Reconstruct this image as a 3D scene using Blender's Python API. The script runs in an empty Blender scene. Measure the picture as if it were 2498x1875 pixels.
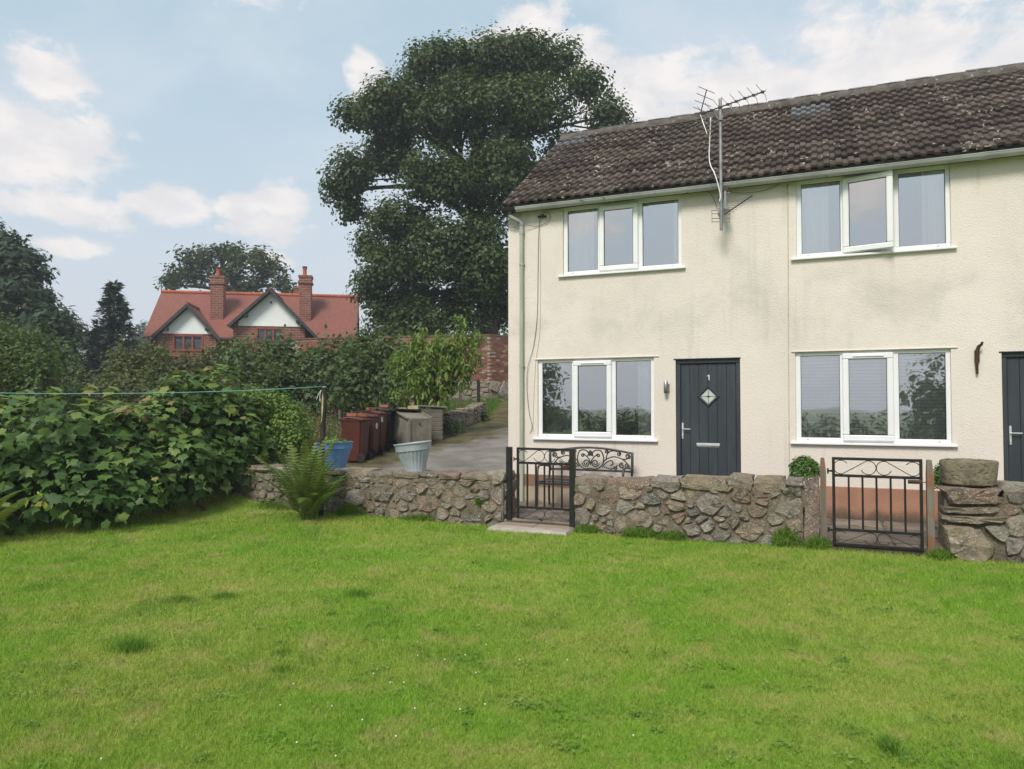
import bpy, bmesh, math, random
import numpy as np
from mathutils import Vector, Matrix
sc = bpy.context.scene
col = sc.collection
random.seed(7)
R = math.radians
PI = math.pi

# ------------------------------------------------------------------ camera
EYE = 1.70
FPX, CX, CY = 1750.0, 1249.0, 937.5          # focal length and centre in pixels of a 2498 x 1875 frame
PITCH = R(1.656)
cam_d = bpy.data.cameras.new('camera')
cam_d.sensor_width = 36.0
cam_d.lens = 36.0 * FPX / 2498.0
cam_d.clip_start, cam_d.clip_end = 0.05, 3000
cam = bpy.data.objects.new('camera', cam_d)
col.objects.link(cam)
cam.location = (0, 0, EYE)
cam.rotation_euler = (PI / 2 + PITCH, 0, 0)
sc.camera = cam

# ------------------------------------------------------------------ sky and sun
SUN_EL, SUN_AZ = R(47), R(205)               # azimuth clockwise from +Y: behind the camera, to its left
world = bpy.data.worlds.new('World')
sc.world = world
world.use_nodes = True
wn, wl = world.node_tree.nodes, world.node_tree.links
wn.clear()
def wnode(t, **k):
    n = wn.new(t)
    for a, b in k.items(): setattr(n, a, b)
    return n
def wmath(op, a, b=None, c=None, clamp=False):
    n = wnode('ShaderNodeMath', operation=op, use_clamp=clamp)
    for i, v in enumerate((a, b, c)):
        if v is None: continue
        if isinstance(v, (int, float)): n.inputs[i].default_value = v
        else: wl.new(v, n.inputs[i])
    return n.outputs[0]
def wmix(f, a, b):
    n = wnode('ShaderNodeMix', data_type='RGBA')
    for s, v in ((0, f), (6, a), (7, b)):
        if isinstance(v, (int, float)): n.inputs[s].default_value = v
        elif isinstance(v, tuple): n.inputs[s].default_value = (*v, 1)
        else: wl.new(v, n.inputs[s])
    return n.outputs[2]
def wsmooth(x, a, b):
    n = wnode('ShaderNodeMapRange', interpolation_type='SMOOTHSTEP')
    wl.new(x, n.inputs[0]); n.inputs[1].default_value = a; n.inputs[2].default_value = b
    return n.outputs[0]
sky = wnode('ShaderNodeTexSky', sky_type='NISHITA', sun_disc=False, sun_elevation=SUN_EL, sun_rotation=SUN_AZ,
            air_density=1.0, dust_density=1.6, ozone_density=1.0)
tc = wnode('ShaderNodeTexCoord')
sep = wnode('ShaderNodeSeparateXYZ')
wl.new(tc.outputs['Generated'], sep.inputs[0])
DX, DY, DZ = sep.outputs
az = wmath('ARCTAN2', DX, DY)
el = wmath('ARCSINE', DZ)
comb = wnode('ShaderNodeCombineXYZ')
wl.new(az, comb.inputs[0]); wl.new(wmath('MULTIPLY', el, 1.7), comb.inputs[1])
def wnoise(scale, detail, rough, dist=0.0, off=0.0):
    m = wnode('ShaderNodeVectorMath', operation='ADD')
    wl.new(comb.outputs[0], m.inputs[0]); m.inputs[1].default_value = (off, off * .7, off * 1.3)
    n = wnode('ShaderNodeTexNoise')
    wl.new(m.outputs[0], n.inputs['Vector'])
    n.inputs['Scale'].default_value = scale; n.inputs['Detail'].default_value = detail
    n.inputs['Roughness'].default_value = rough; n.inputs['Distortion'].default_value = dist
    return n.outputs[0]
# cumulus banks: (azimuth, elevation, half width, half height) in degrees, all the way round
BANKS = [(-34, 17.0, 6.5, 4.2), (-33, 21, 3.5, 2.5), (-33, 13.2, 5.5, 1.6), (-25.5, 14.4, 4.4, 1.7), (-21.0, 14.6, 3.2, 1.6),
         (-18, 15.3, 3, 2.0), (-19, 13.3, 4, 1.8), (-32, 10.6, 3, 1.0), (-20, 10.8, 4, 1.0), (-11.6, 24.5, 2.0, 2.8),
         (3, 26, 8.5, 4.2), (10, 23.5, 8, 4.0), (19, 21.5, 9, 5.0), (28, 23, 10, 5.5), (36, 20, 8, 5), (-30, 29, 14, 1.6),
         (55, 24, 14, 7), (78, 17, 12, 5), (102, 27, 16, 8), (130, 15, 13, 5), (150, 26, 14, 8), (176, 19, 16, 6),
         (-160, 28, 15, 8), (-136, 17, 13, 5), (-112, 25, 14, 7), (-88, 15, 12, 5), (-66, 26, 13, 7), (-50, 14, 9, 4),
         (10, 50, 40, 11), (-80, 56, 45, 12), (110, 55, 45, 12), (-160, 58, 50, 12)]
bank = None
for a, e, wa, we in BANKS:
    p = wmath('MULTIPLY', wmath('SUBTRACT', az, R(a)), 1 / R(wa))
    q = wmath('MULTIPLY', wmath('SUBTRACT', el, R(e)), 1 / R(we))
    d = wmath('SUBTRACT', 1.0, wmath('SQRT', wmath('ADD', wmath('MULTIPLY', p, p), wmath('MULTIPLY', q, q))))
    bank = d if bank is None else wmath('MAXIMUM', bank, d)
bank = wmath('MAXIMUM', bank, -.7)
n1 = wnoise(9, 7, .58, .25)
n2 = wnoise(28, 5, .6, .4, 3.1)
edge = wmath('ADD', wmath('MULTIPLY', wmath('SUBTRACT', n1, .5), 1.7), wmath('MULTIPLY', wmath('SUBTRACT', n2, .5), 1.0))
body = wmath('ADD', bank, edge)
cloud = wmath('MULTIPLY', wsmooth(body, .08, .55), .88)
thin = wmath('MULTIPLY', wsmooth(wnoise(3.2, 5, .55, .3, 7.7), .40, .68), .45)
haze_f = wmath('SUBTRACT', 1.0, wsmooth(DZ, .02, .42))
K = 8.6
clear = wmix(.72, sky.outputs[0], (.48 * K, .60 * K, .66 * K))
clear = wmix(thin, clear, (.60 * K, .63 * K, .68 * K))
clear = wmix(wmath('MULTIPLY', haze_f, .9), clear, (.555 * K, .58 * K, .63 * K))
lit = wmix(wsmooth(wnoise(16, 5, .55, .2, 11.0), .35, .65), (.655 * K, .635 * K, .64 * K), (.775 * K, .73 * K, .705 * K))
skycol = wmix(cloud, clear, lit)
bg = wnode('ShaderNodeBackground'); bg.inputs[1].default_value = 0.1
wl.new(skycol, bg.inputs[0])
wo = wnode('ShaderNodeOutputWorld')
wl.new(bg.outputs[0], wo.inputs[0])

sun_d = bpy.data.lights.new('sun', 'SUN')
sun_d.energy, sun_d.angle, sun_d.color = 2.2, R(18), (1.0, .95, .86)
sun = bpy.data.objects.new('sun', sun_d)
col.objects.link(sun)
sd = Vector((math.sin(SUN_AZ) * math.cos(SUN_EL), math.cos(SUN_AZ) * math.cos(SUN_EL), math.sin(SUN_EL)))
sun.rotation_euler = sd.to_track_quat('Z', 'Y').to_euler()

sc.view_settings.view_transform = 'Standard'
sc.view_settings.look = 'None'
sc.view_settings.exposure = 0.60
sc.view_settings.gamma = 1.0
sc.view_settings.use_curve_mapping = False
sc.cycles.use_denoising = True
sc.cycles.max_bounces = 8
sc.cycles.transparent_max_bounces = 12
sc.cycles.sample_clamp_indirect = 6

# ------------------------------------------------------------------ places in the scene
TH = R(22.9)
S_, C_ = math.sin(TH), math.cos(TH)
DF = 11.18                                   # distance from the camera to the plane of the cottage front
COX, COY = -.06257, 12.16296                 # left front corner of the cottage
def ray(x, y):
    a = (x - CX) / FPX; b = (CY - y) / FPX
    return a, math.cos(PITCH) - b * math.sin(PITCH), math.sin(PITCH) + b * math.cos(PITCH)
def P(x, y, D):
    r = ray(x, y); k = D / r[1]
    return Vector((r[0] * k, D, EYE + r[2] * k))
def UV(u, v, z=0.0):                         # cottage coordinates: u along the front, v into the house
    return Vector((COX + u * C_ + v * S_, COY - u * S_ + v * C_, z))
def behind(x, y):                            # metres behind the line of the garden wall
    return x * S_ + y * C_ - (DF - 1.9)
def H(x, y):                                 # height of the ground
    d = behind(x, y)
    lx = x * C_ - y * S_
    if d < .15:
        b = max(0, min(1, (-lx - 7.2) / 1.6)) * max(0, min(1, (d + 1.3) / 1.3))
        return .22 * b * b
    t = min(1, (d - .15) / .3)
    g = .10 + .105 * max(0, d - 1.2)
    if g > 2.3: g = 2.3 + (1 - math.exp(-(g - 2.3) / 1.6)) * 1.6
    u_ = (x - COX) * C_ - (y - COY) * S_
    if u_ > .1 and d < 7.7: g = .05           # under the patio and the cottage
    return g * t
HV = np.vectorize(H)
rng = np.random.default_rng(11)

# ------------------------------------------------------------------ mesh helpers
class MB:
    def __init__(s): s.v, s.f = [], []
    def add(s, vs, fs):
        o = len(s.v); s.v += [tuple(p) for p in vs]; s.f += [tuple(o + i for i in f) for f in fs]; return s
    def box(s, x0, x1, y0, y1, z0, z1):
        return s.add([(x0, y0, z0), (x1, y0, z0), (x1, y1, z0), (x0, y1, z0), (x0, y0, z1), (x1, y0, z1), (x1, y1, z1), (x0, y1, z1)],
                     [(0, 3, 2, 1), (4, 5, 6, 7), (0, 1, 5, 4), (1, 2, 6, 5), (2, 3, 7, 6), (3, 0, 4, 7)])
    def bbox(s, x0, x1, y0, y1, z0, z1, b=.01):          # box with chamfered edges
        x0, x1 = min(x0, x1), max(x0, x1); y0, y1 = min(y0, y1), max(y0, y1); z0, z1 = min(z0, z1), max(z0, z1)
        b = min(b, (x1 - x0) * .45, (y1 - y0) * .45, (z1 - z0) * .45)
        bm = bmesh.new()
        bmesh.ops.create_cube(bm, size=1, matrix=Matrix.Translation(((x0 + x1) / 2, (y0 + y1) / 2, (z0 + z1) / 2)) @ Matrix.Diagonal((x1 - x0, y1 - y0, z1 - z0, 1)))
        bmesh.ops.bevel(bm, geom=bm.edges[:], offset=b, segments=1, affect='EDGES')
        bm.verts.index_update()
        s.add([v.co[:] for v in bm.verts], [[v.index for v in f.verts] for f in bm.faces]); bm.free(); return s
    def tube(s, pts, r, n=8, cap=True):
        pts = [Vector(p) for p in pts]
        rs = r if isinstance(r, (list, tuple)) else [r] * len(pts)
        vs, fs = [], []
        up = None
        for i, p in enumerate(pts):
            d = (pts[min(i + 1, len(pts) - 1)] - pts[max(i - 1, 0)]).normalized()
            if up is None: up = d.orthogonal().normalized()
            a = (up - d * up.dot(d)); a = a.normalized() if a.length > 1e-6 else d.orthogonal().normalized()
            up = a; b = d.cross(a)
            for k in range(n):
                t = 2 * PI * k / n
                vs.append(p + (a * math.cos(t) + b * math.sin(t)) * rs[i])
        m = len(pts)
        for i in range(m - 1):
            for k in range(n):
                k2 = (k + 1) % n
                fs.append((i * n + k, i * n + k2, (i + 1) * n + k2, (i + 1) * n + k))
        if cap:
            fs.append(tuple(range(n - 1, -1, -1))); fs.append(tuple((m - 1) * n + k for k in range(n)))
        return s.add(vs, fs)
    def bar(s, a, b, w, h=None):                          # square bar from a to b
        h = h or w
        a, b = Vector(a), Vector(b); d = (b - a).normalized()
        x = d.cross(Vector((0, 1, 0)));  x = x.normalized() if x.length > 1e-4 else Vector((1, 0, 0))
        y = x.cross(d).normalized()
        vs = [q + x * i * w / 2 + y * j * h / 2 for q in (a, b) for i, j in ((-1, -1), (1, -1), (1, 1), (-1, 1))]
        return s.add(vs, [(3, 2, 1, 0), (4, 5, 6, 7), (0, 1, 5, 4), (1, 2, 6, 5), (2, 3, 7, 6), (3, 0, 4, 7)])
    def lathe(s, prof, n=32, c=(0, 0, 0), closed=False):
        vs = [(c[0] + r * math.cos(2 * PI * k / n), c[1] + r * math.sin(2 * PI * k / n), c[2] + z) for r, z in prof for k in range(n)]
        fs = [(i * n + k, i * n + (k + 1) % n, (i + 1) * n + (k + 1) % n, (i + 1) * n + k) for i in range(len(prof) - 1) for k in range(n)]
        if closed: fs += [tuple(range(n - 1, -1, -1)), tuple((len(prof) - 1) * n + k for k in range(n))]
        return s.add(vs, fs)
    def prism(s, poly, y0, y1):                           # polygon in (x, z) extruded along y
        n = len(poly)
        vs = [(x, y0, z) for x, z in poly] + [(x, y1, z) for x, z in poly]
        return s.add(vs, [tuple(range(n)), tuple(range(2 * n - 1, n - 1, -1))] + [(i, (i + 1) % n + 0, n + (i + 1) % n, n + i)[::-1] for i in range(n)])
    def xf(s, m):
        s.v = [tuple(m @ Vector(p)) for p in s.v]; return s
    def mesh(s, name, smooth=False, fix=True):
        me = bpy.data.meshes.new(name)
        me.from_pydata(s.v, [], s.f); me.update()
        if fix:
            bm = bmesh.new(); bm.from_mesh(me); bmesh.ops.recalc_face_normals(bm, faces=bm.faces[:]); bm.to_mesh(me); bm.free()
        if smooth:
            me.polygons.foreach_set('use_smooth', [True] * len(me.polygons))
            if smooth != 'all':
                try: me.set_sharp_from_angle(angle=R(smooth if smooth is not True else 40))
                except Exception: pass
        return me
    def build(s, name, mat, parent=None, smooth=False, fix=True):
        return link(name, s.mesh(name, smooth, fix), mat, parent)

def link(name, me, mat=None, parent=None):
    o = bpy.data.objects.new(name, me); col.objects.link(o)
    if mat is not None and me is not None and not me.materials: me.materials.append(mat)
    if parent is not None: o.parent = parent
    return o
def tag(o, label, cat, group=None):
    o['label'] = label; o['category'] = cat
    if group: o['group'] = group
    return o
def thing(name, label, cat, loc=(0, 0, 0), rz=0.0, group=None):
    o = bpy.data.objects.new(name, None); col.objects.link(o)
    o.location = loc; o.rotation_euler = (0, 0, rz); o.empty_display_size = .2
    return tag(o, label, cat, group)
def struct(o): o['kind'] = 'structure'; return o
def stuff(o): o['kind'] = 'stuff'; return o
def copy_tree(o, parent=None):
    c = o.copy(); col.objects.link(c); c.parent = parent
    for ch in list(o.children): copy_tree(ch, c)
    return c

# ------------------------------------------------------------------ materials
class NT:
    def __init__(s, name):
        s.m = bpy.data.materials.new(name); s.m.use_nodes = True
        s.n, s.l = s.m.node_tree.nodes, s.m.node_tree.links
        s.n.clear(); s.out = s.n.new('ShaderNodeOutputMaterial')
        g = s.n.new('ShaderNodeNewGeometry'); s.pos = g.outputs['Position']
    def put(s, sock, v):
        if v is None: return
        if isinstance(v, (int, float)): sock.default_value = v
        elif isinstance(v, tuple): sock.default_value = (*v, 1) if len(v) == 3 and sock.type == 'RGBA' else v
        else: s.l.new(v, sock)
    def math(s, op, a, b=None, clamp=False):
        n = s.n.new('ShaderNodeMath'); n.operation = op; n.use_clamp = clamp
        s.put(n.inputs[0], a); s.put(n.inputs[1], b); return n.outputs[0]
    def mix(s, f, a, b, mode='MIX'):
        n = s.n.new('ShaderNodeMix'); n.data_type = 'RGBA'; n.blend_type = mode
        s.put(n.inputs[0], f); s.put(n.inputs[6], a); s.put(n.inputs[7], b); return n.outputs[2]
    def noise(s, scale, detail=5, rough=.55, vec=None, dist=0, stretch=None):
        v = vec or s.pos
        if stretch:
            m = s.n.new('ShaderNodeVectorMath'); m.operation = 'MULTIPLY'
            s.l.new(v, m.inputs[0]); m.inputs[1].default_value = stretch; v = m.outputs[0]
        n = s.n.new('ShaderNodeTexNoise'); s.l.new(v, n.inputs['Vector'])
        n.inputs['Scale'].default_value = scale; n.inputs['Detail'].default_value = detail
        n.inputs['Roughness'].default_value = rough; n.inputs['Distortion'].default_value = dist
        return n.outputs[0]
    def voro(s, scale, feature='F1', vec=None, out=0):
        n = s.n.new('ShaderNodeTexVoronoi'); n.feature = feature; s.l.new(vec or s.pos, n.inputs['Vector'])
        n.inputs['Scale'].default_value = scale; return n.outputs[out]
    def step(s, x, a, b, lo=0.0, hi=1.0):
        n = s.n.new('ShaderNodeMapRange'); n.interpolation_type = 'SMOOTHSTEP'
        s.put(n.inputs[0], x); n.inputs[1].default_value = a; n.inputs[2].default_value = b
        n.inputs[3].default_value = lo; n.inputs[4].default_value = hi; return n.outputs[0]
    def ramp(s, x, stops, mode='LINEAR'):
        n = s.n.new('ShaderNodeValToRGB'); cr = n.color_ramp; cr.interpolation = mode
        while len(cr.elements) < len(stops): cr.elements.new(.5)
        for e, (p, c) in zip(cr.elements, stops): e.position = p; e.color = (*c, 1)
        s.put(n.inputs[0], x); return n.outputs[0]
    def rand(s): return s.n.new('ShaderNodeObjectInfo').outputs['Random']
    def attr(s, name):
        n = s.n.new('ShaderNodeAttribute'); n.attribute_name = name; return n.outputs['Fac']
    def xyz(s):
        n = s.n.new('ShaderNodeSeparateXYZ'); s.l.new(s.pos, n.inputs[0]); return n.outputs
    def bump(s, h, strength=.3, dist=.02):
        n = s.n.new('ShaderNodeBump'); s.put(n.inputs['Height'], h)
        n.inputs['Strength'].default_value = strength; n.inputs['Distance'].default_value = dist; return n.outputs[0]
    def pbr(s, c, rough=.8, metal=0.0, spec=.35, normal=None, **k):
        n = s.n.new('ShaderNodeBsdfPrincipled')
        s.put(n.inputs['Base Color'], c); s.put(n.inputs['Roughness'], rough); s.put(n.inputs['Metallic'], metal)
        s.put(n.inputs['Specular IOR Level'], spec)
        if normal is not None: s.l.new(normal, n.inputs['Normal'])
        for a, b in k.items(): s.put(n.inputs[a.replace('_', ' ')], b)
        return n.outputs[0]
    def done(s, sh): s.l.new(sh, s.out.inputs[0]); return s.m

def simple(name, c1, c2=None, scale=6, rough=.7, bump=.15, bscale=60, metal=0.0, spec=.35, rand=0.0, bd=.004, spots=None):
    t = NT(name)
    c = t.mix(t.step(t.noise(scale), .35, .65), c1, c2 or c1)
    if spots: c = t.mix(t.step(t.noise(spots[1], 4, .6), spots[2], spots[2] + .08), c, spots[0])
    if rand:
        v = t.math('ADD', t.math('MULTIPLY', t.rand(), 2 * rand), 1 - rand)
        n = t.n.new('ShaderNodeVectorMath'); n.operation = 'SCALE'; t.l.new(c, n.inputs[0]); t.l.new(v, n.inputs['Scale']); c = n.outputs[0]
    return t.done(t.pbr(c, rough, metal, spec, t.bump(t.noise(bscale, 4), bump, bd)))

def leafmat(name, stops, trans=.35, rough=.45, spec=.35, nscale=.8, mixn=.35):
    t = NT(name)
    f = t.math('ADD', t.math('MULTIPLY', t.attr('rnd'), 1 - mixn), t.math('MULTIPLY', t.noise(nscale, 3), mixn))
    c = t.ramp(f, stops)
    d = t.pbr(c, rough, 0, spec)
    tr = t.n.new('ShaderNodeBsdfTranslucent')
    t.l.new(t.mix(.5, c, (.22, .30, .03), 'MIX'), tr.inputs[0])
    mx = t.n.new('ShaderNodeMixShader'); mx.inputs[0].default_value = trans
    t.l.new(d, mx.inputs[1]); t.l.new(tr.outputs[0], mx.inputs[2])
    return t.done(mx.outputs[0])

# ------------------------------------------------------------------ foliage helpers (numpy)
def tmpl(v, f): return np.array(v, float), f
KITE = tmpl([(0, 0, 0), (.36, .42, .09), (0, 1, -.06), (-.36, .42, .09)], [(0, 1, 2), (0, 2, 3)])
BLADE = tmpl([(-.07, 0, 0), (.07, 0, 0), (.03, .6, .05), (0, 1, .12)], [(0, 1, 2, 3)])
LANCE = tmpl([(0, 0, 0), (.13, .4, .03), (.1, .75, -.10), (0, 1, -.25), (-.1, .75, -.10), (-.13, .4, .03), (0, .45, -.02)],
             [(0, 1, 6), (1, 2, 6), (2, 3, 6), (3, 4, 6), (4, 5, 6), (5, 0, 6)])
_mp = [(0, 0), (.18, -.06), (.42, .02), (.36, .16), (.56, .42), (.36, .46), (.30, .60), (.14, .58), (0, 1.0)]
_mp = _mp + [(-x, y) for x, y in _mp[-2:0:-1]]
MAPLE = tmpl([(0, .33, .05)] + [(x, y, .06 * abs(x) * 1.6 - .22 * max(0, y - .35) ** 1.3 - .12 * x * x) for x, y in _mp],
             [(0, 1 + i, 1 + (i + 1) % len(_mp)) for i in range(len(_mp))])
SPRAY = tmpl([(0, 0, 0), (.22, .25, .02), (.12, .32, 0), (.26, .6, -.02), (.1, .62, -.02), (0, 1, -.1), (-.1, .62, -.02), (-.26, .6, -.02), (-.12, .32, 0), (-.22, .25, .02)],
             [(0, 1, 2, 8, 9), (2, 3, 4, 6, 7, 8), (4, 5, 6)])
def unit(a): return a / np.maximum(np.linalg.norm(a, axis=-1, keepdims=True), 1e-9)
def leaves_mesh(name, T, pos, nrm, size, droop=0.0, rnd=None, tip=None):
    tv, tf = T; n = len(pos); k = len(tv)
    nrm = unit(np.asarray(nrm, float))
    t = rng.normal(size=(n, 3)) if tip is None else np.asarray(tip, float) + rng.normal(size=(n, 3)) * .35
    t[:, 2] -= droop
    t = unit(t - nrm * (t * nrm).sum(1, keepdims=True))
    b = np.cross(t, nrm)
    sz = np.broadcast_to(np.asarray(size, float), (n,))[:, None, None]
    V = pos[:, None, :] + sz * (tv[None, :, 0:1] * b[:, None] + tv[None, :, 1:2] * t[:, None] + tv[None, :, 2:3] * nrm[:, None])
    me = bpy.data.meshes.new(name)
    me.vertices.add(n * k); me.vertices.foreach_set('co', V.ravel())
    lt = np.concatenate([np.array(f) for f in tf]); ls = np.array([len(f) for f in tf])
    L = (np.arange(n)[:, None] * k + lt[None]).ravel()
    me.loops.add(len(L)); me.loops.foreach_set('vertex_index', L.astype(np.int32))
    tot = np.tile(ls, n); st = np.concatenate([[0], np.cumsum(tot)[:-1]])
    me.polygons.add(len(tot)); me.polygons.foreach_set('loop_start', st.astype(np.int32)); me.polygons.foreach_set('loop_total', tot.astype(np.int32))
    me.update(); me.validate()
    a = me.attributes.new('rnd', 'FLOAT', 'POINT')
    rr = rng.random(n) if rnd is None else np.clip(rnd, 0, 1)
    a.data.foreach_set('value', np.repeat(rr, k).astype(np.float32))
    return me
def ball(n, surf=.5):
    d = unit(rng.normal(size=(n, 3))); r = rng.random(n) ** (1 / 3)
    r = surf + (1 - surf) * r if surf < 1 else np.ones(n)
    return d * r[:, None], d
def clumps(lobes, per_m2, leaf_per, spread, surf=.72, flat=1.0, gap=0.0, low=-.75):
    """lobes: (centre, radii) -> leaf positions and normals gathered in clumps through the shells of the lobes"""
    ps, ns, cl = [], [], []
    for c, r in lobes:
        c = np.array(c, float); r = np.array(r if hasattr(r, '__len__') else (r, r, r), float)
        area = 4 * PI * ((r[0] * r[1]) ** 1.6 / 3 + (r[0] * r[2]) ** 1.6 / 3 + (r[1] * r[2]) ** 1.6 / 3) ** (1 / 1.6)
        m = max(3, int(area * per_m2))
        q, d = ball(m, surf)
        keep = d[:, 2] > low
        q, d = q[keep], d[keep]
        if gap: 
            k2 = np.sin(q[:, 0] * 5.1 + c[0]) + np.sin(q[:, 1] * 4.7 + c[1]) + np.sin(q[:, 2] * 6.3 + c[2]) > -1.2 - gap * -1
            q, d = q[k2], d[k2]
        cc = c + q * r
        m = len(cc)
        off = rng.normal(size=(m, leaf_per, 3)).clip(-1.5, 1.5) * spread * np.array([1, 1, flat])
        ps.append((cc[:, None] + off).reshape(-1, 3))
        ns.append((unit(d / r)[:, None] * .6 + unit(off) * .5 + rng.normal(size=off.shape) * .35 + np.array([0, 0, .55])).reshape(-1, 3))
        cl.append(np.repeat(rng.random(m), leaf_per))
    return np.concatenate(ps), np.concatenate(ns), np.concatenate(cl)
def lumpy(lobes, k=7, s=.5, out=.62, drop=.12, core_=.62):
    """break each lobe into a core and a ring of smaller ones, so that the outline is uneven"""
    res = []
    for c, r in lobes:
        c = np.array(c); r = np.array(r); res.append((tuple(c), tuple(r * core_)))
        for d in unit(rng.normal(size=(k, 3))):
            if rng.random() < drop: continue
            q = s * rng.uniform(.7, 1.25); res.append((tuple(c + d * r * out * rng.uniform(.85, 1.15)), tuple(r * q * np.array([1.05, 1.05, .8]))))
    return res
def limb(mb, a, b, r0, r1, n=6, bend=.08, seg=6):
    a, b = Vector(a), Vector(b); L = (b - a).length
    pts = []
    o1 = Vector(rng.normal(size=3)) * L * bend
    for i in range(seg + 1):
        t = i / seg
        pts.append(a.lerp(b, t) + o1 * math.sin(PI * t) + Vector((0, 0, L * .06 * math.sin(PI * t))))
    mb.tube(pts, [r0 + (r1 - r0) * i / seg for i in range(seg + 1)], n)
    return pts

# ------------------------------------------------------------------ the ground
t = NT('lawn_soil')
g1 = t.noise(.55, 6, .62); g2 = t.noise(2.6, 6, .68); g3 = t.noise(38, 4, .65)
gc = t.mix(t.step(g1, .36, .64), (.17, .285, .036), (.27, .35, .066))
gc = t.mix(t.math('MULTIPLY', t.step(g2, .5, .72), .55), gc, (.40, .36, .14))
gc = t.mix(t.math('MULTIPLY', t.step(g3, .45, .75), .5), gc, (.085, .15, .018))
MAT_LAWN = t.done(t.pbr(gc, .9, 0, .15, t.bump(g3, .6, .03)))
t = NT('rough_grass_ground')
gc = t.mix(t.step(t.noise(.35, 5, .6), .35, .65), (.05, .105, .016), (.11, .15, .035))
gc = t.mix(t.math('MULTIPLY', t.step(t.noise(9, 5), .5, .7), .6), gc, (.035, .06, .012))
MAT_FIELD = t.done(t.pbr(gc, .95, 0, .1, t.bump(t.noise(14, 6, .7), .9, .1)))

def sheet(name, xs, ys, zf, mat):
    X, Y = np.meshgrid(xs, ys); nx = len(xs)
    Z = zf(X, Y)
    v = np.stack([X, Y, Z], -1).reshape(-1, 3)
    f = [(j * nx + i, j * nx + i + 1, (j + 1) * nx + i + 1, (j + 1) * nx + i) for j in range(len(ys) - 1) for i in range(nx - 1)]
    me = bpy.data.meshes.new(name); me.from_pydata(v.tolist(), [], f); me.update()
    me.polygons.foreach_set('use_smooth', [True] * len(f))
    return link(name, me, mat)
lx = np.concatenate([-np.geomspace(1000, 26, 14), np.linspace(-25, 14, 131), np.geomspace(15, 1000, 14)])
ly = np.concatenate([-np.geomspace(1000, 22, 14), np.linspace(-21, 60, 190), np.geomspace(62, 1500, 16)])
def zf(X, Y):
    Z = HV(X, Y)
    far = np.clip((np.hypot(X, Y - 30) - 110) / 400, 0, 1)
    Z = Z - np.where(Y < -14, np.clip((-Y - 14) * .06, 0, 5), 0) + far * 2.0
    return Z + .012 * np.sin(X * 1.7 + .5 * Y) * np.sin(Y * 1.3 - .3 * X) - .004
struct(sheet('ground', lx, ly, zf, MAT_FIELD))
# the mown lawn lies on the ground in front of the garden wall
def lawn_z(X, Y): return zf(X, Y) + .008
yy = np.linspace(-6, 9.22, 96)                        # in wall coordinates: a along the wall, b towards it
aa = np.linspace(-15, 12, 180)
A, B = np.meshgrid(aa, yy)
LX = A * C_ + B * S_; LY = -A * S_ + B * C_
LZ = lawn_z(LX, LY)
me = bpy.data.meshes.new('lawn')
nx = len(aa)
me.from_pydata(np.stack([LX, LY, LZ], -1).reshape(-1, 3).tolist(), [], [(j * nx + i, j * nx + i + 1, (j + 1) * nx + i + 1, (j + 1) * nx + i) for j in range(len(yy) - 1) for i in range(nx - 1)])
me.update(); me.polygons.foreach_set('use_smooth', [True] * len(me.polygons))
struct(link('lawn', me, MAT_LAWN))

# concrete drive climbing past the gable, behind the wall
t = NT('drive_concrete')
pc = t.mix(t.step(t.noise(1.1, 6, .62), .35, .65), (.17, .155, .14), (.27, .245, .225))
pc = t.mix(t.math('MULTIPLY', t.step(t.noise(24, 5, .7), .5, .75), .5), pc, (.10, .09, .075))
edge_ = t.attr('edge')
dirt = t.step(t.math('ADD', edge_, t.math('MULTIPLY', t.math('SUBTRACT', t.noise(1.6, 6, .65), .5), 1.1)), .30, .66)
dcol = t.mix(t.step(t.noise(2.3, 5, .6), .42, .6), (.078, .056, .036), (.115, .115, .030))
pc = t.mix(dirt, pc, dcol)
MAT_DRIVE = t.done(t.pbr(pc, t.step(t.noise(1.3, 4), .4, .7, .35, .75), 0, .45, t.bump(t.noise(30, 5, .7), .5, .02)))
def left_edge(y):                                     # x of the drive's left edge at depth y
    return float(np.interp(y, [9, 12.6, 15.2, 17.9, 19.2, 20.9, 23, 26, 28.5, 34, 60], [-5.2, -4.9, -4.4, -3.4, -2.2, -1.75, -1.0, -.72, -.55, .2, 7]))
def right_edge(y): return float(np.interp(y, [9, 12.1, 19, 30, 34, 60], [1.2, 0.0, 2.9, 6, 7, 20]))
vs, fs, ed = [], [], []
ys = np.concatenate([np.linspace(9.6, 36, 110), [45, 60]]); NC = 28
for y in ys:
    a, b = left_edge(y), right_edge(y)
    for i in range(NC + 1):
        k = i / NC; x = a + (b - a) * k
        if behind(x, y) < .12:
            x_, y_ = x, y; q = .12 - behind(x, y); x_ += S_ * q; y_ += C_ * q
        else: x_, y_ = x, y
        vs.append((x_, y_, H(x_, y_) + .012)); ed.append(max(0, 1 - (x - a) / 3.4))
for j in range(len(ys) - 1):
    for i in range(NC): fs.append((j * (NC + 1) + i, j * (NC + 1) + i + 1, (j + 1) * (NC + 1) + i + 1, (j + 1) * (NC + 1) + i))
me = bpy.data.meshes.new('drive'); me.from_pydata(vs, [], fs); me.update()
at_ = me.attributes.new('edge', 'FLOAT', 'POINT'); at_.data.foreach_set('value', ed)
me.polygons.foreach_set('use_smooth', [True] * len(fs))
struct(link('drive', me, MAT_DRIVE))

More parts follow.
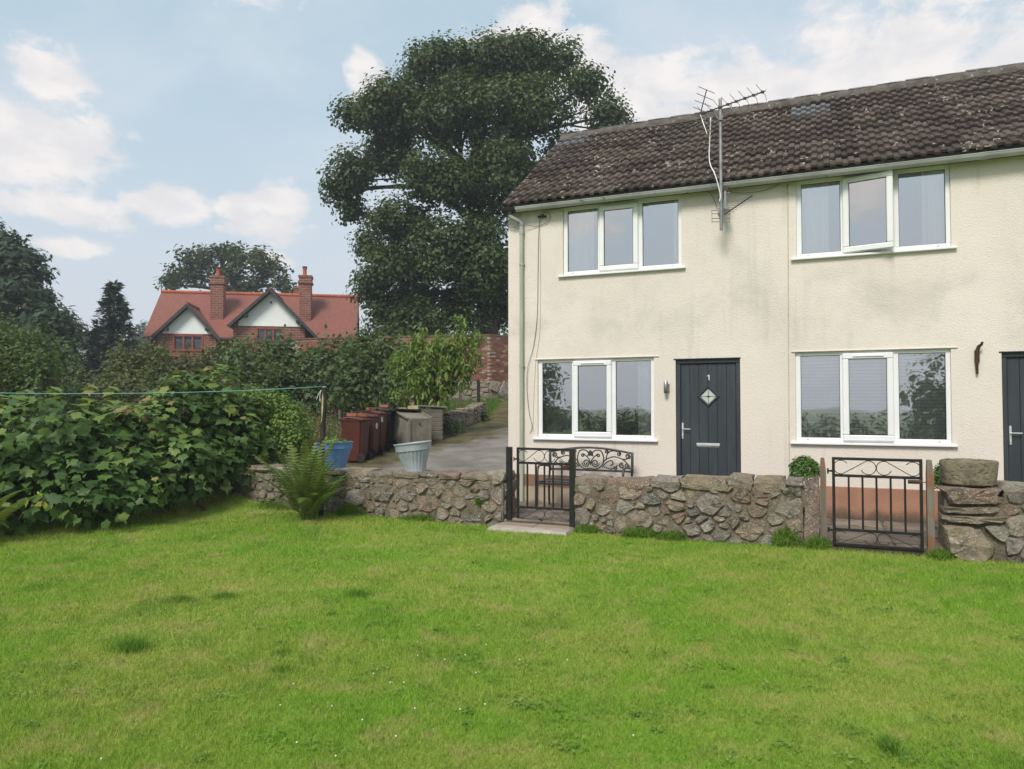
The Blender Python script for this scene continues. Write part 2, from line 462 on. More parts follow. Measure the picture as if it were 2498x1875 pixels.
# ------------------------------------------------------------------ the cottage
t = NT('cream_roughcast')
Xs, Ys, Zs = t.xyz()
rc = t.mix(t.step(t.noise(.7, 6, .6), .38, .64), (.730, .662, .600), (.690, .625, .560))
rc = t.mix(t.math('MULTIPLY', t.step(t.noise(2.6, 6, .65), .5, .75), .28), rc, (.585, .545, .47))
band = t.math('MULTIPLY', t.step(Zs, 2.3, 3.0), t.math('SUBTRACT', 1.0, t.step(Zs, 3.25, 3.95)))
st = t.math('MULTIPLY', t.step(t.noise(1.1, 7, .68, dist=.4), .40, .78), t.math('ADD', t.math('MULTIPLY', band, .34), .10))
rc = t.mix(st, rc, (.33, .305, .265))
low = t.math('SUBTRACT', 1.0, t.step(Zs, .5, 2.9))
rc = t.mix(t.math('MULTIPLY', low, .55), rc, (.70, .625, .545))
rc = t.mix(t.math('MULTIPLY', t.step(t.noise(55, 3, .7), .62, .72), .35), rc, (.42, .38, .30))
strk = t.math('MULTIPLY', t.step(t.noise(7, 5, .6, stretch=(1, 1, .07)), .52, .72), t.step(t.noise(.9, 4), .40, .65))
rc = t.mix(t.math('MULTIPLY', strk, .30), rc, (.40, .37, .32))
hgt = t.math('ADD', t.voro(75, 'SMOOTH_F1'), t.math('MULTIPLY', t.noise(38, 4, .6), 1.1))
MAT_RENDER = t.done(t.pbr(rc, .92, 0, .2, t.bump(hgt, .38, .014)))
t = NT('terracotta_plinth')
pc = t.mix(t.step(t.noise(2.2, 5), .35, .65), (.37, .195, .130), (.31, .16, .105))
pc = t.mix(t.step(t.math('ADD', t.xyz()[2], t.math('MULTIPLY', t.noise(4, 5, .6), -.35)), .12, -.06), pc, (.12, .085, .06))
MAT_PLINTH = t.done(t.pbr(pc, .85, 0, .25, t.bump(t.voro(75, 'SMOOTH_F1'), .4, .012)))
MAT_UPVC = simple('white_plastic', (.80, .80, .80), (.76, .765, .77), 3, .32, .03, 30, spec=.5)
MAT_GASKET = simple('black_gasket', (.012, .012, .013), rough=.6)
t = NT('window_glass')
gl = t.n.new('ShaderNodeBsdfGlossy'); gl.inputs['Roughness'].default_value = .015; gl.inputs[0].default_value = (1, 1, 1, 1)
t.l.new(t.bump(t.noise(1.3, 2), .05, .05), gl.inputs['Normal'])
tr = t.n.new('ShaderNodeBsdfTransparent'); tr.inputs[0].default_value = (.90, .94, .93, 1)
fr = t.n.new('ShaderNodeFresnel'); fr.inputs[0].default_value = 1.5
mx = t.n.new('ShaderNodeMixShader'); t.l.new(t.math('ADD', t.math('MULTIPLY', fr.outputs[0], 1.6), .47, True), mx.inputs[0])
t.l.new(tr.outputs[0], mx.inputs[1]); t.l.new(gl.outputs[0], mx.inputs[2])
MAT_GLASS = t.done(mx.outputs[0])
def fabric(name, c, tr_=.35):
    t = NT(name); d = t.pbr(t.mix(t.noise(4), c, tuple(x * .88 for x in c)), .9, 0, .1)
    b = t.n.new('ShaderNodeBsdfTranslucent'); b.inputs[0].default_value = (*c, 1)
    m = t.n.new('ShaderNodeMixShader'); m.inputs[0].default_value = tr_
    t.l.new(d, m.inputs[1]); t.l.new(b.outputs[0], m.inputs[2]); return t.done(m.outputs[0])
MAT_CURT = fabric('white_curtain', (.96, .96, .93), .05); MAT_CURTG = fabric('grey_green_curtain', (.52, .58, .52))
MAT_LACE = fabric('lace_curtain', (.95, .93, .88), .05); MAT_BLIND = fabric('cream_blind', (.93, .94, .90), .1)
MAT_ROOM = simple('room_paint', (.30, .31, .31), (.24, .25, .26), 1, .9)
t = NT('anthracite_door')
dc = t.mix(t.step(t.noise(9, 4, .6, stretch=(1, 1, .12)), .4, .65), (.030, .038, .045), (.042, .051, .059))
MAT_DOOR = t.done(t.pbr(dc, .45, 0, .45, t.bump(t.noise(70, 4, .6, stretch=(1, 1, .08)), .12, .003)))
MAT_CHROME = simple('polished_steel', (.80, .80, .82), (.72, .72, .75), 8, .30, .03, metal=.55, spec=.6)
MAT_STEEL = simple('brushed_steel', (.45, .43, .41), (.36, .35, .34), 14, .38, .05, metal=1.0)
MAT_WHITE = simple('white_paint', (.82, .82, .82), rough=.4)
MAT_FROST = simple('frosted_glass', (.50, .55, .48), (.44, .50, .45), 20, .25, .2, 40)
MAT_LEAD = simple('lead_came', (.05, .055, .055), rough=.5, metal=.4)
MAT_GUT = simple('grey_gutter', (.42, .43, .42), (.33, .335, .33), 2.5, .5, .06, 30, spots=((.12, .11, .09), 9, .62))
MAT_PIPE = simple('sage_downpipe', (.40, .43, .34), (.34, .37, .29), 1.6, .55, .06, 30, spots=((.22, .22, .17), 12, .64))
MAT_BLACKP = simple('black_fascia', (.016, .016, .017), (.03, .028, .026), 4, .5)
MAT_CABLE = simple('old_cable', (.20, .185, .16), (.12, .11, .10), 5, .7)
MAT_CREAMC = simple('cream_cable', (.60, .54, .42), (.5, .45, .34), 5, .7)
t = NT('concrete_roof_tile')
rv = t.rand()
base = t.ramp(rv, [(0, (.044, .032, .026)), (.35, (.070, .053, .043)), (.7, (.092, .071, .058)), (1, (.120, .094, .077))])
base = t.mix(t.math('MULTIPLY', t.step(t.noise(7, 6, .65), .42, .7), .6), base, (.030, .025, .021))
base = t.mix(t.math('MULTIPLY', t.step(t.noise(1.3, 4), .45, .7), .4), base, (.10, .085, .072))
lich = t.step(t.math('ADD', t.noise(15, 1.5, .4), t.math('MULTIPLY', t.noise(2.2, 3), .40)), .90, .93)
lich2 = t.math('MULTIPLY', t.step(t.noise(34, 2, .5), .64, .70), .55)
base = t.mix(lich2, base, (.17, .15, .125))
base = t.mix(lich, base, (.50, .47, .42))
MAT_TILE = t.done(t.pbr(base, .9, 0, .2, t.bump(t.noise(55, 5, .65), .6, .008)))
MAT_TILE2 = simple('newer_grey_tile', (.135, .135, .142), (.105, .105, .112), 5, .6, .2, 60, rand=.12)
MAT_RIDGE = simple('ridge_tile_concrete', (.085, .070, .058), (.050, .043, .037), 5, .9, .5, 40, rand=.2, bd=.012, spots=((.36, .34, .30), 15, .62))
MAT_MORTAR = simple('roof_mortar', (.13, .115, .10), (.07, .06, .052), 7, .95, .6, 35, bd=.02, spots=((.34, .32, .28), 14, .60))

cot = thing('cottage', 'cream rendered two-storey cottage with dark tiled roof beyond the garden wall', 'house', (COX, COY, 0), -TH)
LEN, DEEP = 11.6, 5.94
RV, RZ, EV, EZ = 2.97, 7.30, -.20, 5.06
WIN = [(.53, 2.475, 1.157, 2.455), (4.53, 6.48, 1.167, 2.466), (.98, 2.915, 3.833, 4.960), (4.565, 6.51, 3.833, 4.972)]
DOORS = [(2.81, 3.765, .28, 2.405), (7.055, 8.01, .28, 2.395)]
holes = WIN + DOORS
mb = MB()
us = sorted({0.0, LEN, *[h[0] for h in holes], *[h[1] for h in holes]})
zs = sorted({-.3, 5.02, *[h[2] for h in holes], *[h[3] for h in holes]})
for i in range(len(us) - 1):
    for j in range(len(zs) - 1):
        uc, zc = (us[i] + us[i + 1]) / 2, (zs[j] + zs[j + 1]) / 2
        if any(h[0] < uc < h[1] and h[2] < zc < h[3] for h in holes): continue
        mb.add([(us[i], 0, zs[j]), (us[i + 1], 0, zs[j]), (us[i + 1], 0, zs[j + 1]), (us[i], 0, zs[j + 1])], [(0, 1, 2, 3)])
for a, b, c, d in holes:                                  # reveals
    q = [(a, c), (b, c), (b, d), (a, d)]
    for k in range(4):
        (x0, z0), (x1, z1) = q[k], q[(k + 1) % 4]
        mb.add([(x0, 0, z0), (x0, .26, z0), (x1, .26, z1), (x1, 0, z1)], [(0, 1, 2, 3)])
rp = (RZ - EZ) / (RV - EV)
for u_ in (0, LEN):
    mb.add([(u_, 0, -.3), (u_, DEEP, -.3), (u_, DEEP, 5.02), (u_, RV, RZ - .1), (u_, 0, 5.02)], [(0, 1, 2, 3, 4)])
mb.add([(0, DEEP, -.3), (LEN, DEEP, -.3), (LEN, DEEP, 5.02), (0, DEEP, 5.02)], [(0, 1, 2, 3)])
bm_me = mb.mesh('wall', fix=False)
link('wall', bm_me, MAT_RENDER, cot)
t = NT('patched_plinth')
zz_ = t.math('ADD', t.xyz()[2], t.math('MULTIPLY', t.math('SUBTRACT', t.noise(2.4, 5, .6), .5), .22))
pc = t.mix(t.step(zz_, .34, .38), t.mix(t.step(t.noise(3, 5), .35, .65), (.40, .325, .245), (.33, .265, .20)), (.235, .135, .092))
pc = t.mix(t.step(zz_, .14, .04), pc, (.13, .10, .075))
MAT_PLINTH2 = t.done(t.pbr(pc, .9, 0, .25, t.bump(t.noise(40, 5), .5, .012)))
for a, b in ((0, 2.81), (3.765, 7.055), (8.01, LEN)):
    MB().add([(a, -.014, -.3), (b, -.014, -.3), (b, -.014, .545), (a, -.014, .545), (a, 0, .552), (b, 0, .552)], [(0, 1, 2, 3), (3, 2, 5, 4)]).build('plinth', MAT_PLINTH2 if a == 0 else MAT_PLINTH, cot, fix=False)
for u0, u1, d in ((2.74, 3.83, .34), (6.98, 8.09, .34)):
    MB().bbox(u0, u1, -d, 0, .02, .27, .015).build('doorstep', simple('step_stone', (.23, .19, .16), (.15, .125, .105), 5, .9, .5, 30, bd=.01), cot)

def bend_curtain(u0, u1, z0, z1, v, waves, amp=.03):
    n = max(8, int((u1 - u0) * 60)); vs = []
    for i in range(n + 1):
        u = u0 + (u1 - u0) * i / n
        w = math.sin(i / n * waves * 2 * PI) + .4 * math.sin(i / n * waves * 5.3 + 1)
        for z in (z0, z1): vs.append((u + (.008 * w if z == z0 else 0), v + amp * w, z))
    return MB().add(vs, [(2 * i, 2 * i + 2, 2 * i + 3, 2 * i + 1) for i in range(n)])
def window(u0, u1, z0, z1, curtains, blind=False, opened=0.0):
    w, h = u1 - u0, z1 - z0
    k = w / 1.945
    V0, V1 = .035, .105
    m = MB()
    lo, to = .068, .052
    for a, b in ((0, .072), (.587, .655), (1.25, 1.326), (1.888, 1.945)):
        m.bbox(u0 + a * k, u0 + b * k, V0, V1, z0 + lo, z1 - to, .006)
    m.bbox(u0, u1, V0 - .002, V1, z0, z0 + lo, .006); m.bbox(u0, u1, V0 - .002, V1, z1 - to, z1, .006)
    W = m.build('window', MAT_UPVC, cot)
    MB().bbox(u0 - .075, u1 + .06, -.055, .045, z0 - .028, z0 + .004, .006).build('sill', MAT_UPVC, W)
    for a, b in ((.072, .587), (1.326, 1.888)):
        pa, pb = u0 + a * k, u0 + b * k
        MB().add([(pa - .004, .060, z0 + lo - .004), (pb + .004, .060, z0 + lo - .004), (pb + .004, .060, z1 - to + .004), (pa - .004, .060, z1 - to + .004)], [(0, 1, 2, 3)]).build('pane', MAT_GLASS, W, fix=False)
        g = MB()
        for q in ((pa - .003, pa + .006, z0 + lo, z1 - to), (pb - .006, pb + .003, z0 + lo, z1 - to)): g.box(q[0], q[1], .050, .0575, q[2], q[3])
        for q in (z0 + lo - .003, z1 - to - .006): g.box(pa + .0062, pb - .0062, .050, .0575, q, q + .009)
        g.build('gasket', MAT_GASKET, W)
    ca, cb, cz0, cz1 = .618 * k, 1.262 * k, .03, h - .032
    c = MB(); e = .083
    for a, b in ((0, e), (cb - ca - e, cb - ca)): c.bbox(a, b, -.030, .030, e, cz1 - cz0 - e, .012)
    for a, b in ((0, e), (cz1 - cz0 - e, cz1 - cz0)): c.bbox(0, cb - ca, -.032, .030, a, b, .012)
    cs = c.build('casement', MAT_UPVC, W)
    cs.location = (u0 + ca, .022, z0 + cz0); cs.rotation_euler = (0, 0, -opened)
    pn = MB().add([(e - .004, -.002, e - .004), (cb - ca - e + .004, -.002, e - .004), (cb - ca - e + .004, -.002, cz1 - cz0 - e + .004), (e - .004, -.002, cz1 - cz0 - e + .004)], [(0, 1, 2, 3)]).mesh('pane', False, False)
    g = MB(); X1, Z1 = cb - ca - e, cz1 - cz0 - e
    for q in ((e - .003, e + .006), (X1 - .006, X1 + .003)): g.box(q[0], q[1], -.014, -.0045, e, Z1)
    for q in (e - .003, Z1 - .006): g.box(e + .0062, X1 - .0062, -.014, -.0045, q, q + .009)
    for nm, q, mt in (('pane', pn, MAT_GLASS), ('gasket', g.mesh('gasket'), MAT_GASKET)):
        o = link(nm, q, mt, W); o.location = cs.location; o.rotation_euler = cs.rotation_euler
    tv = MB().bbox(.14, cb - ca - .12, -.048, -.033, cz1 - cz0 - .052, cz1 - cz0 - .03, .005).build('trickle_vent', MAT_UPVC, W)
    tv.location = cs.location; tv.rotation_euler = cs.rotation_euler
    for a in (.14, 1.78):
        MB().bbox(u0 + a * k, u0 + a * k + .035, V0 - .006, V0, z0 + .03, z0 + .042, .002).build('drain_cap', MAT_GUT, W)
    MB().box(u0 + .01, u1 - .01, .12, .26, z0 - .02, z0 + .02).build('inner_sill', MAT_WHITE, W)
    for a, b, mt, wv in curtains:
        bend_curtain(u0 + a * k, u0 + b * k, z0 + .03, z1 - .01, .135, wv, .018).build('curtain', mt, W, smooth='all', fix=False)
    if blind:
        n = 26
        sl = MB(); L = 0
        for a, b in ((.08, .60), (.66, 1.25), (1.32, 1.885)):
            me = MB().add([(0, -.012, -.0225), ((b - a) * k, -.012, -.0225), ((b - a) * k, -.001, .002), (0, -.001, .002), ((b - a) * k, .014, .0215), (0, .014, .0215)], [(0, 1, 2, 3), (3, 2, 4, 5)]).mesh('blind_slat', True, False)
            me.materials.append(MAT_BLIND)
            for i in range(n):
                o = link('blind_slat', me, None, W); o.location = (u0 + a * k, .125, z0 + .03 + (h - .06) * (i + .5) / n)
            tp = MB()
            for q in (.12, .88): tp.box(u0 + (a + (b - a) * q) * k - .003, u0 + (a + (b - a) * q) * k + .003, .100, .1015, z0 + .03, z1 - .03)
            tp.build('ladder_tape', MAT_WHITE, W)
    rm = MB(); a, b, c_, d_ = u0 - .25, u1 + .25, z0 - .5, z1 + .12
    rm.add([(a, .262, c_), (b, .262, c_), (b, .262, d_), (a, .262, d_), (a, 2.6, c_), (b, 2.6, c_), (b, 2.6, d_), (a, 2.6, d_)],
           [(4, 5, 6, 7), (0, 4, 7, 3), (1, 2, 6, 5), (3, 7, 6, 2), (0, 1, 5, 4)]).build('room', MAT_ROOM, W, fix=False)
    return W
window(*WIN[0], [(.05, .60, MAT_CURTG, 5), (1.66, 1.90, MAT_CURT, 2.5)])
window(*WIN[1], [], blind=True)
window(*WIN[2], [(.06, .49, MAT_LACE, 3.5), (1.80, 1.90, MAT_LACE, 1)])
window(*WIN[3], [(.06, .44, MAT_CURT, 3), (1.62, 1.90, MAT_CURT, 2.5)], opened=R(13))
for a, b, c, d in (WIN[0], WIN[1]):
    MB().bbox(a - .05, b + .08, -.018, .02, d, d + .022, .006).build('drip_mould', MAT_RENDER, cot)

def door(u0, u1, z0, z1, number):
    m = MB(); e = .068
    for a, b in ((u0, u0 + e), (u1 - e, u1)): m.bbox(a, b, .03, .10, z0, z1 - e, .012)
    m.bbox(u0, u1, .028, .10, z1 - e, z1, .012)
    m.bbox(u0 - .03, u1 + .01, -.012, .05, z1 - .004, z1 + .012, .004)
    D = m.build('door', MAT_DOOR, cot)
    a, b = u0 + e + .003, u1 - e - .003; n = 6; wb = (b - a) / n; top = z1 - e - .003
    me = MB().bbox(.0012, wb - .0012, 0, .03, z0 + .03, top, .004).mesh('board'); me.materials.append(MAT_DOOR)
    for i in range(n): o = link('board', me, None, D); o.location = (a + i * wb, .062, 0)
    MB().box(a, b, .080, .09, z0, top).build('door_core', MAT_DOOR, D)
    MB().bbox(u0, u1, -.01, .08, z0 - .02, z0 + .025, .006).build('threshold', MAT_STEEL, D)
    hx = u0 + .093
    h = MB().bbox(hx - .014, hx + .014, .050, .0615, 1.18, 1.43, .006)
    h.tube([(hx, .05, 1.335), (hx, .02, 1.335), (hx + .02, .012, 1.335), (hx + .125, .012, 1.335)], .009, 8)
    h.tube([(hx, .05, 1.225), (hx, .042, 1.225)], .011, 10)
    h.build('handle', MAT_CHROME, D, 40)
    if number:
        cx, cz = (u0 + u1) / 2 + .005, 1.835
        MB().add([(cx + .006, .056, 2.083), (cx + .018, .056, 2.083), (cx + .018, .056, 2.163), (cx + .008, .056, 2.163), (cx - .018, .056, 2.148), (cx - .016, .056, 2.138), (cx + .006, .056, 2.149),
                  (cx + .006, .061, 2.083), (cx + .018, .061, 2.083), (cx + .018, .061, 2.163), (cx + .008, .061, 2.163), (cx - .018, .061, 2.148), (cx - .016, .061, 2.138), (cx + .006, .061, 2.149)],
                 [(0, 1, 2, 3, 6), (3, 4, 5, 6)] + [(i, (i + 1) % 7, 7 + (i + 1) % 7, 7 + i) for i in range(7)]).build('number', MAT_WHITE, D)
        def ring(r0, r1, v0, v1):
            q = MB()
            o4 = [(0, 1), (1, 0), (0, -1), (-1, 0)]
            for i in range(4):
                (p0, p1), (q0, q1) = o4[i], o4[(i + 1) % 4]
                P4 = [(cx + p0 * r0, v1, cz + p1 * r0), (cx + q0 * r0, v1, cz + q1 * r0), (cx + q0 * r1, v0, cz + q1 * r1), (cx + p0 * r1, v0, cz + p1 * r1)]
                rm_ = (r0 + r1) / 2
                q.add(P4[:2] + [(cx + q0 * rm_, v0, cz + q1 * rm_), (cx + p0 * rm_, v0, cz + p1 * rm_)], [(0, 1, 2, 3)])
                q.add([(cx + p0 * rm_, v0, cz + p1 * rm_), (cx + q0 * rm_, v0, cz + q1 * rm_), (cx + q0 * r1, v0 + .012, cz + q1 * r1), (cx + p0 * r1, v0 + .012, cz + p1 * r1)], [(0, 1, 2, 3)])
            return q
        ring(.178, .118, .040, .0615).build('glazing_frame', MAT_DOOR, D)
        MB().add([(cx, .0565, cz + .14), (cx + .14, .0565, cz), (cx, .0565, cz - .14), (cx - .14, .0565, cz)], [(0, 3, 2, 1)]).build('diamond_pane', MAT_FROST, D)
        l = MB()
        l.box(cx - .003, cx + .003, .053, .056, cz - .118, cz + .118); l.box(cx - .118, cx + .118, .0525, .0555, cz - .003, cz + .003)
        s4 = [(0, .034), (.010, .010), (.034, 0), (.010, -.010), (0, -.034), (-.010, -.010), (-.034, 0), (-.010, .010)]
        l.add([(cx + x, .052, cz + z) for x, z in s4], [tuple(range(8))])
        l.build('leading', MAT_LEAD, D, fix=False)
        lt = MB().bbox(3.111, 3.456, .048, .0615, 1.082, 1.124, .005); lt.build('letter_plate', MAT_CHROME, D)
        MB().bbox(3.118, 3.449, .056, .0616, 1.060, 1.0815, .002).build('letter_surround', MAT_STEEL, D)
    else:
        MB().bbox(u0 + .35, u1 - .3, .048, .0615, 1.082, 1.124, .005).build('letter_plate', MAT_CHROME, D)
    return D
door(*DOORS[0], True)
door(*DOORS[1], False)

# roof: underlay slab, tiles, ridge
u0r = -.03
mb = MB(); th_ = .06
def top(v): return EZ + (v - EV) * rp
pv = [(EV + .05, top(EV + .05) - .02), (RV, RZ - .02), (2 * RV - EV - .05, top(EV + .05) - .02), (2 * RV - EV - .05, top(EV + .05) - .08), (RV, RZ - .09), (EV + .05, top(EV + .05) - .08)]
n = len(pv)
mb.add([(u0r + .012, v, z) for v, z in pv] + [(LEN + .05, v, z) for v, z in pv], [tuple(range(n)), tuple(range(2 * n - 1, n - 1, -1))] + [(i, n + i, n + (i + 1) % n, (i + 1) % n) for i in range(n)])
roof = mb.build('roof', MAT_MORTAR, cot)
TW, NR = .32, 12
SL = math.hypot(RV - EV, RZ - EZ); G_ = (SL - .02) / NR; pit = math.atan2(RZ - EZ, RV - EV)
prof = [(0, 0), (.016, .030), (.084, .030), (.100, 0), (.160, 0), (.176, .030), (.244, .030), (.260, 0), (.322, 0)]
TL = G_ + .07; tk = .022
def tile_mesh():
    n = len(prof); vs = []
    for x, h in prof: vs.append((x - .002, 0, h + tk + .004 * (h == 0)))
    for x, h in prof: vs.append((x - .002, TL, h + tk))
    for x, h in prof: vs.append((x - .002, 0, h * .85 - .010))
    fs = [(i, i + 1, n + i + 1, n + i) for i in range(n - 1)] + [(2 * n + i, 2 * n + i + 1, i + 1, i) for i in range(n - 1)]
    vs += [(-.002, TL, -.006), (.32, TL, -.006)]
    fs += [(0, n, 3 * n, 2 * n), (n - 1, 3 * n - 1, 3 * n + 1, 2 * n - 1)]
    return MB().add(vs, fs).mesh('tile', False, False)
tm = tile_mesh(); tm2 = tm.copy(); tm.materials.append(MAT_TILE); tm2.materials.append(MAT_TILE2)
tilt = math.atan2(.040, G_)
rest = MB()
for j in range(int((LEN + .05 - u0r) / TW)):
    for i in range(NR):
        dn = .006 * math.sin(j * .5) + .005 * math.sin(i * 1.3 + j * .35) + random.uniform(-.002, .002)
        s_ = i * G_
        loc = Vector((u0r + j * TW, EV + s_ * math.cos(pit) - math.sin(pit) * (.004 + dn), EZ + s_ * math.sin(pit) + math.cos(pit) * (.004 + dn)))
        rot = (pit - tilt + random.uniform(-.006, .006), random.uniform(-.004, .004), random.uniform(-.004, .004))
        new = (i in (9, 10) and j in (14, 15)) or (i in (10, 11) and j in (0, 1))
        if j < 25:
            o = link('tile', tm2 if new else tm, None, roof); o.location = loc; o.rotation_euler = rot
        else:
            q = MB(); q.v = [v.co[:] for v in tm.vertices]; q.f = [tuple(p.vertices) for p in tm.polygons]
            from mathutils import Euler
            q.xf(Matrix.Translation(loc) @ Euler(rot).to_matrix().to_4x4()); rest.add(q.v, q.f)
stuff(rest.build('tiles_beyond', MAT_TILE, roof, fix=False))
rl = .445
prf = [(.125 * math.cos(a), .105 * math.sin(a)) for a in np.linspace(-.25, PI + .25, 9)]
vs = [(x * rl, y, z) for x in (0, 1) for y, z in prf]
rm_ = MB().add(vs + [(0, y * .86, z * .86 - .01) for y, z in prf], [(i, i + 1, 10 + i - 1 + 0, 9 + i) for i in range(8)] + [(i, 18 + i, 19 + i, i + 1) for i in range(8)]).mesh('ridge_tile', True, False)
rm_.materials.append(MAT_RIDGE)
for k in range(int((LEN + .05) / (rl + .008))):
    o = link('ridge_tile', rm_, None, roof); o.location = (u0r + k * (rl + .008), RV, RZ - .005 + random.uniform(-.006, .006)); o.rotation_euler = (random.uniform(-.03, .03), random.uniform(-.012, .012), 0)
m = MB()
for k in range(60):                                        # lumpy bedding mortar under the ridge
    a = u0r + k * LEN / 60; b = a + LEN / 60
    d0, d1 = (.19 + .03 * math.sin(k * 2.1), .19 + .03 * math.sin((k + 1) * 2.1))
    for sg in (-1, 1):
        m.add([(a, RV + sg * .09, RZ + .062), (b, RV + sg * .09, RZ + .062), (b, RV + sg * d1, RZ - d1 * rp + .085), (a, RV + sg * d0, RZ - d0 * rp + .085), (a, RV + sg * (d0 + .01), RZ - d0 * rp + .02), (b, RV + sg * (d1 + .01), RZ - d1 * rp + .02)], [(0, 1, 2, 3), (3, 2, 5, 4)])
m.build('ridge_mortar', MAT_MORTAR, roof, True)
m = MB(); m.add([(u0r - .004, EV + .02, EZ - .03), (u0r - .004, RV, RZ - .03), (u0r - .004, RV, RZ + .045), (u0r - .004, EV + .02, EZ + .03)] + [(u0r + .03, EV + .02, EZ - .03), (u0r + .03, RV, RZ - .03), (u0r + .03, RV, RZ + .045), (u0r + .03, EV + .02, EZ + .03)],
      [(0, 1, 2, 3), (0, 4, 5, 1), (3, 2, 6, 7), (0, 3, 7, 4)])
m.build('verge_mortar', MAT_MORTAR, roof)
MB().bbox(-.02, LEN, -.115, .0, 4.965, 5.055, .005).build('fascia', MAT_BLACKP, cot)  # eaves board; its black also paints in the shadow line under the gutter
def gut(u0, u1, r, mat, name, parent, z=4.995):
    n = 12; vs = []
    for u in (u0, u1):
        for rr in (r, r - .006):
            for k in range(n + 1):
                a = PI + PI * k / n; vs.append((u, -.175 + rr * math.cos(a), z + rr * math.sin(a) * .95))
    N = n + 1
    fs = [(k, k + 1, 2 * N + k + 1, 2 * N + k) for k in range(n)] + [(N + k, 3 * N + k, 3 * N + k + 1, N + k + 1) for k in range(n)]
    fs += [(0, 2 * N, 3 * N, N), (n, N + n, 3 * N + n, 2 * N + n)] + [(k, N + k, N + k + 1, k + 1) for k in range(n)] + [(2 * N + k, 2 * N + k + 1, 3 * N + k + 1, 3 * N + k) for k in range(n)]
    q = MB().add(vs, fs)
    q.tube([(u0, -.175 - r, z), (u1, -.175 - r, z)], .007, 6)
    return q.build(name, mat, parent, 50, False)
gutter = gut(.22, LEN, .068, MAT_GUT, 'gutter', cot)
gut(-.03, .22, .070, MAT_BLACKP, 'gutter_end', gutter)
for k, u in enumerate((.98, 2.28, 3.35, 4.45, 5.62, 6.86, 8.2, 9.5, 10.8)):
    wide = k in (1, 5)
    gut(u - (.055 if wide else .016), u + (.055 if wide else .016), .074, MAT_GUT, 'joint_bracket' if wide else 'bracket', gutter)
    MB().box(u - .012, u + .012, -.12, -.113, 4.93, 5.05).build('bracket_arm', MAT_CABLE, gutter)
dp = MB().tube([(.264, -.05, 4.62), (.264, -.05, .10)], .034, 12).build('downpipe', MAT_PIPE, cot, 50)
MB().tube([(.11, -.175, 4.95), (.11, -.175, 4.885), (.13, -.15, 4.85), (.235, -.07, 4.80), (.262, -.05, 4.77), (.264, -.05, 4.60)], .037, 12).build('swan_neck', MAT_GUT, dp, 50)
MB().tube([(.11, -.175, 4.97), (.11, -.175, 4.89)], .043, 12).build('outlet', MAT_BLACKP, dp, 50)
for z in (4.60, 4.07, 2.36, 1.0):
    MB().tube([(.264, -.05, z - .022), (.264, -.05, z + .022)], .040, 12).box(.22, .308, -.03, -.002, z - .012, z + .012).build('collar', MAT_GUT if z > 4 else MAT_PIPE, dp, 50)

def wire(pts, r, mat, name, parent):
    P_ = [Vector(p) for p in pts]; out = []
    for i in range(len(P_) - 1):
        p0, p1, p2, p3 = P_[max(i - 1, 0)], P_[i], P_[i + 1], P_[min(i + 2, len(P_) - 1)]
        for k in range(5):
            s = k / 5
            out.append(.5 * ((2 * p1) + (p2 - p0) * s + (2 * p0 - 5 * p1 + 4 * p2 - p3) * s * s + (3 * p1 - p0 - 3 * p2 + p3) * s ** 3))
    out.append(P_[-1])
    return MB().tube(out, r, 5).build(name, mat, parent, 'all')
wire([(.60, -.02, 4.90), (.56, -.015, 4.6), (.545, -.012, 3.9), (.53, -.012, 3.2), (.47, -.02, 2.7), (.37, -.03, 2.35), (.35, -.03, 2.0), (.385, -.025, 1.6), (.44, -.02, 1.35), (.40, -.02, 1.24)], .0045, MAT_CABLE, 'cable', cot)
wire([(.575, -.01, 4.8), (.585, -.01, 4.0), (.58, -.01, 3.0), (.5, -.01, 2.4), (.46, -.01, 1.7), (.45, -.01, 1.26)], .0035, MAT_CREAMC, 'cable', cot)
wire([(.02, -.03, 4.86), (.0, -.03, 4.74), (.14, -.06, 4.71), (.3, -.09, 4.73), (.52, -.02, 4.70), (.74, -.03, 4.76), (.76, -.03, 4.88), (.62, -.03, 4.93)], .0045, MAT_CABLE, 'cable', cot)
wire([(.7, -.05, 4.94), (1.3, -.03, 4.955), (2.0, -.03, 4.955), (2.9, -.04, 4.97), (3.3, -.05, 4.96), (3.42, -.03, 4.80), (3.46, -.03, 4.68), (3.54, -.15, 4.66)], .0045, MAT_CABLE, 'cable', cot)
wire([(3.56, -.12, 4.94), (3.75, -.05, 4.88), (4.1, -.04, 4.87), (4.35, -.04, 4.94)], .005, MAT_CABLE, 'cable', cot)
wire([(4.455, -.006, 4.94), (4.45, -.006, 3.6), (4.44, -.006, 2.2), (4.435, -.006, .56)], .007, MAT_CREAMC, 'cable', cot)
MB().tube([(.56, -.05, 4.845), (.71, -.05, 4.84)], .019, 8).tube([(.64, -.05, 4.86), (.64, -.0, 4.9)], .01, 6).build('junction_fitting', MAT_BLACKP, cot, 50)

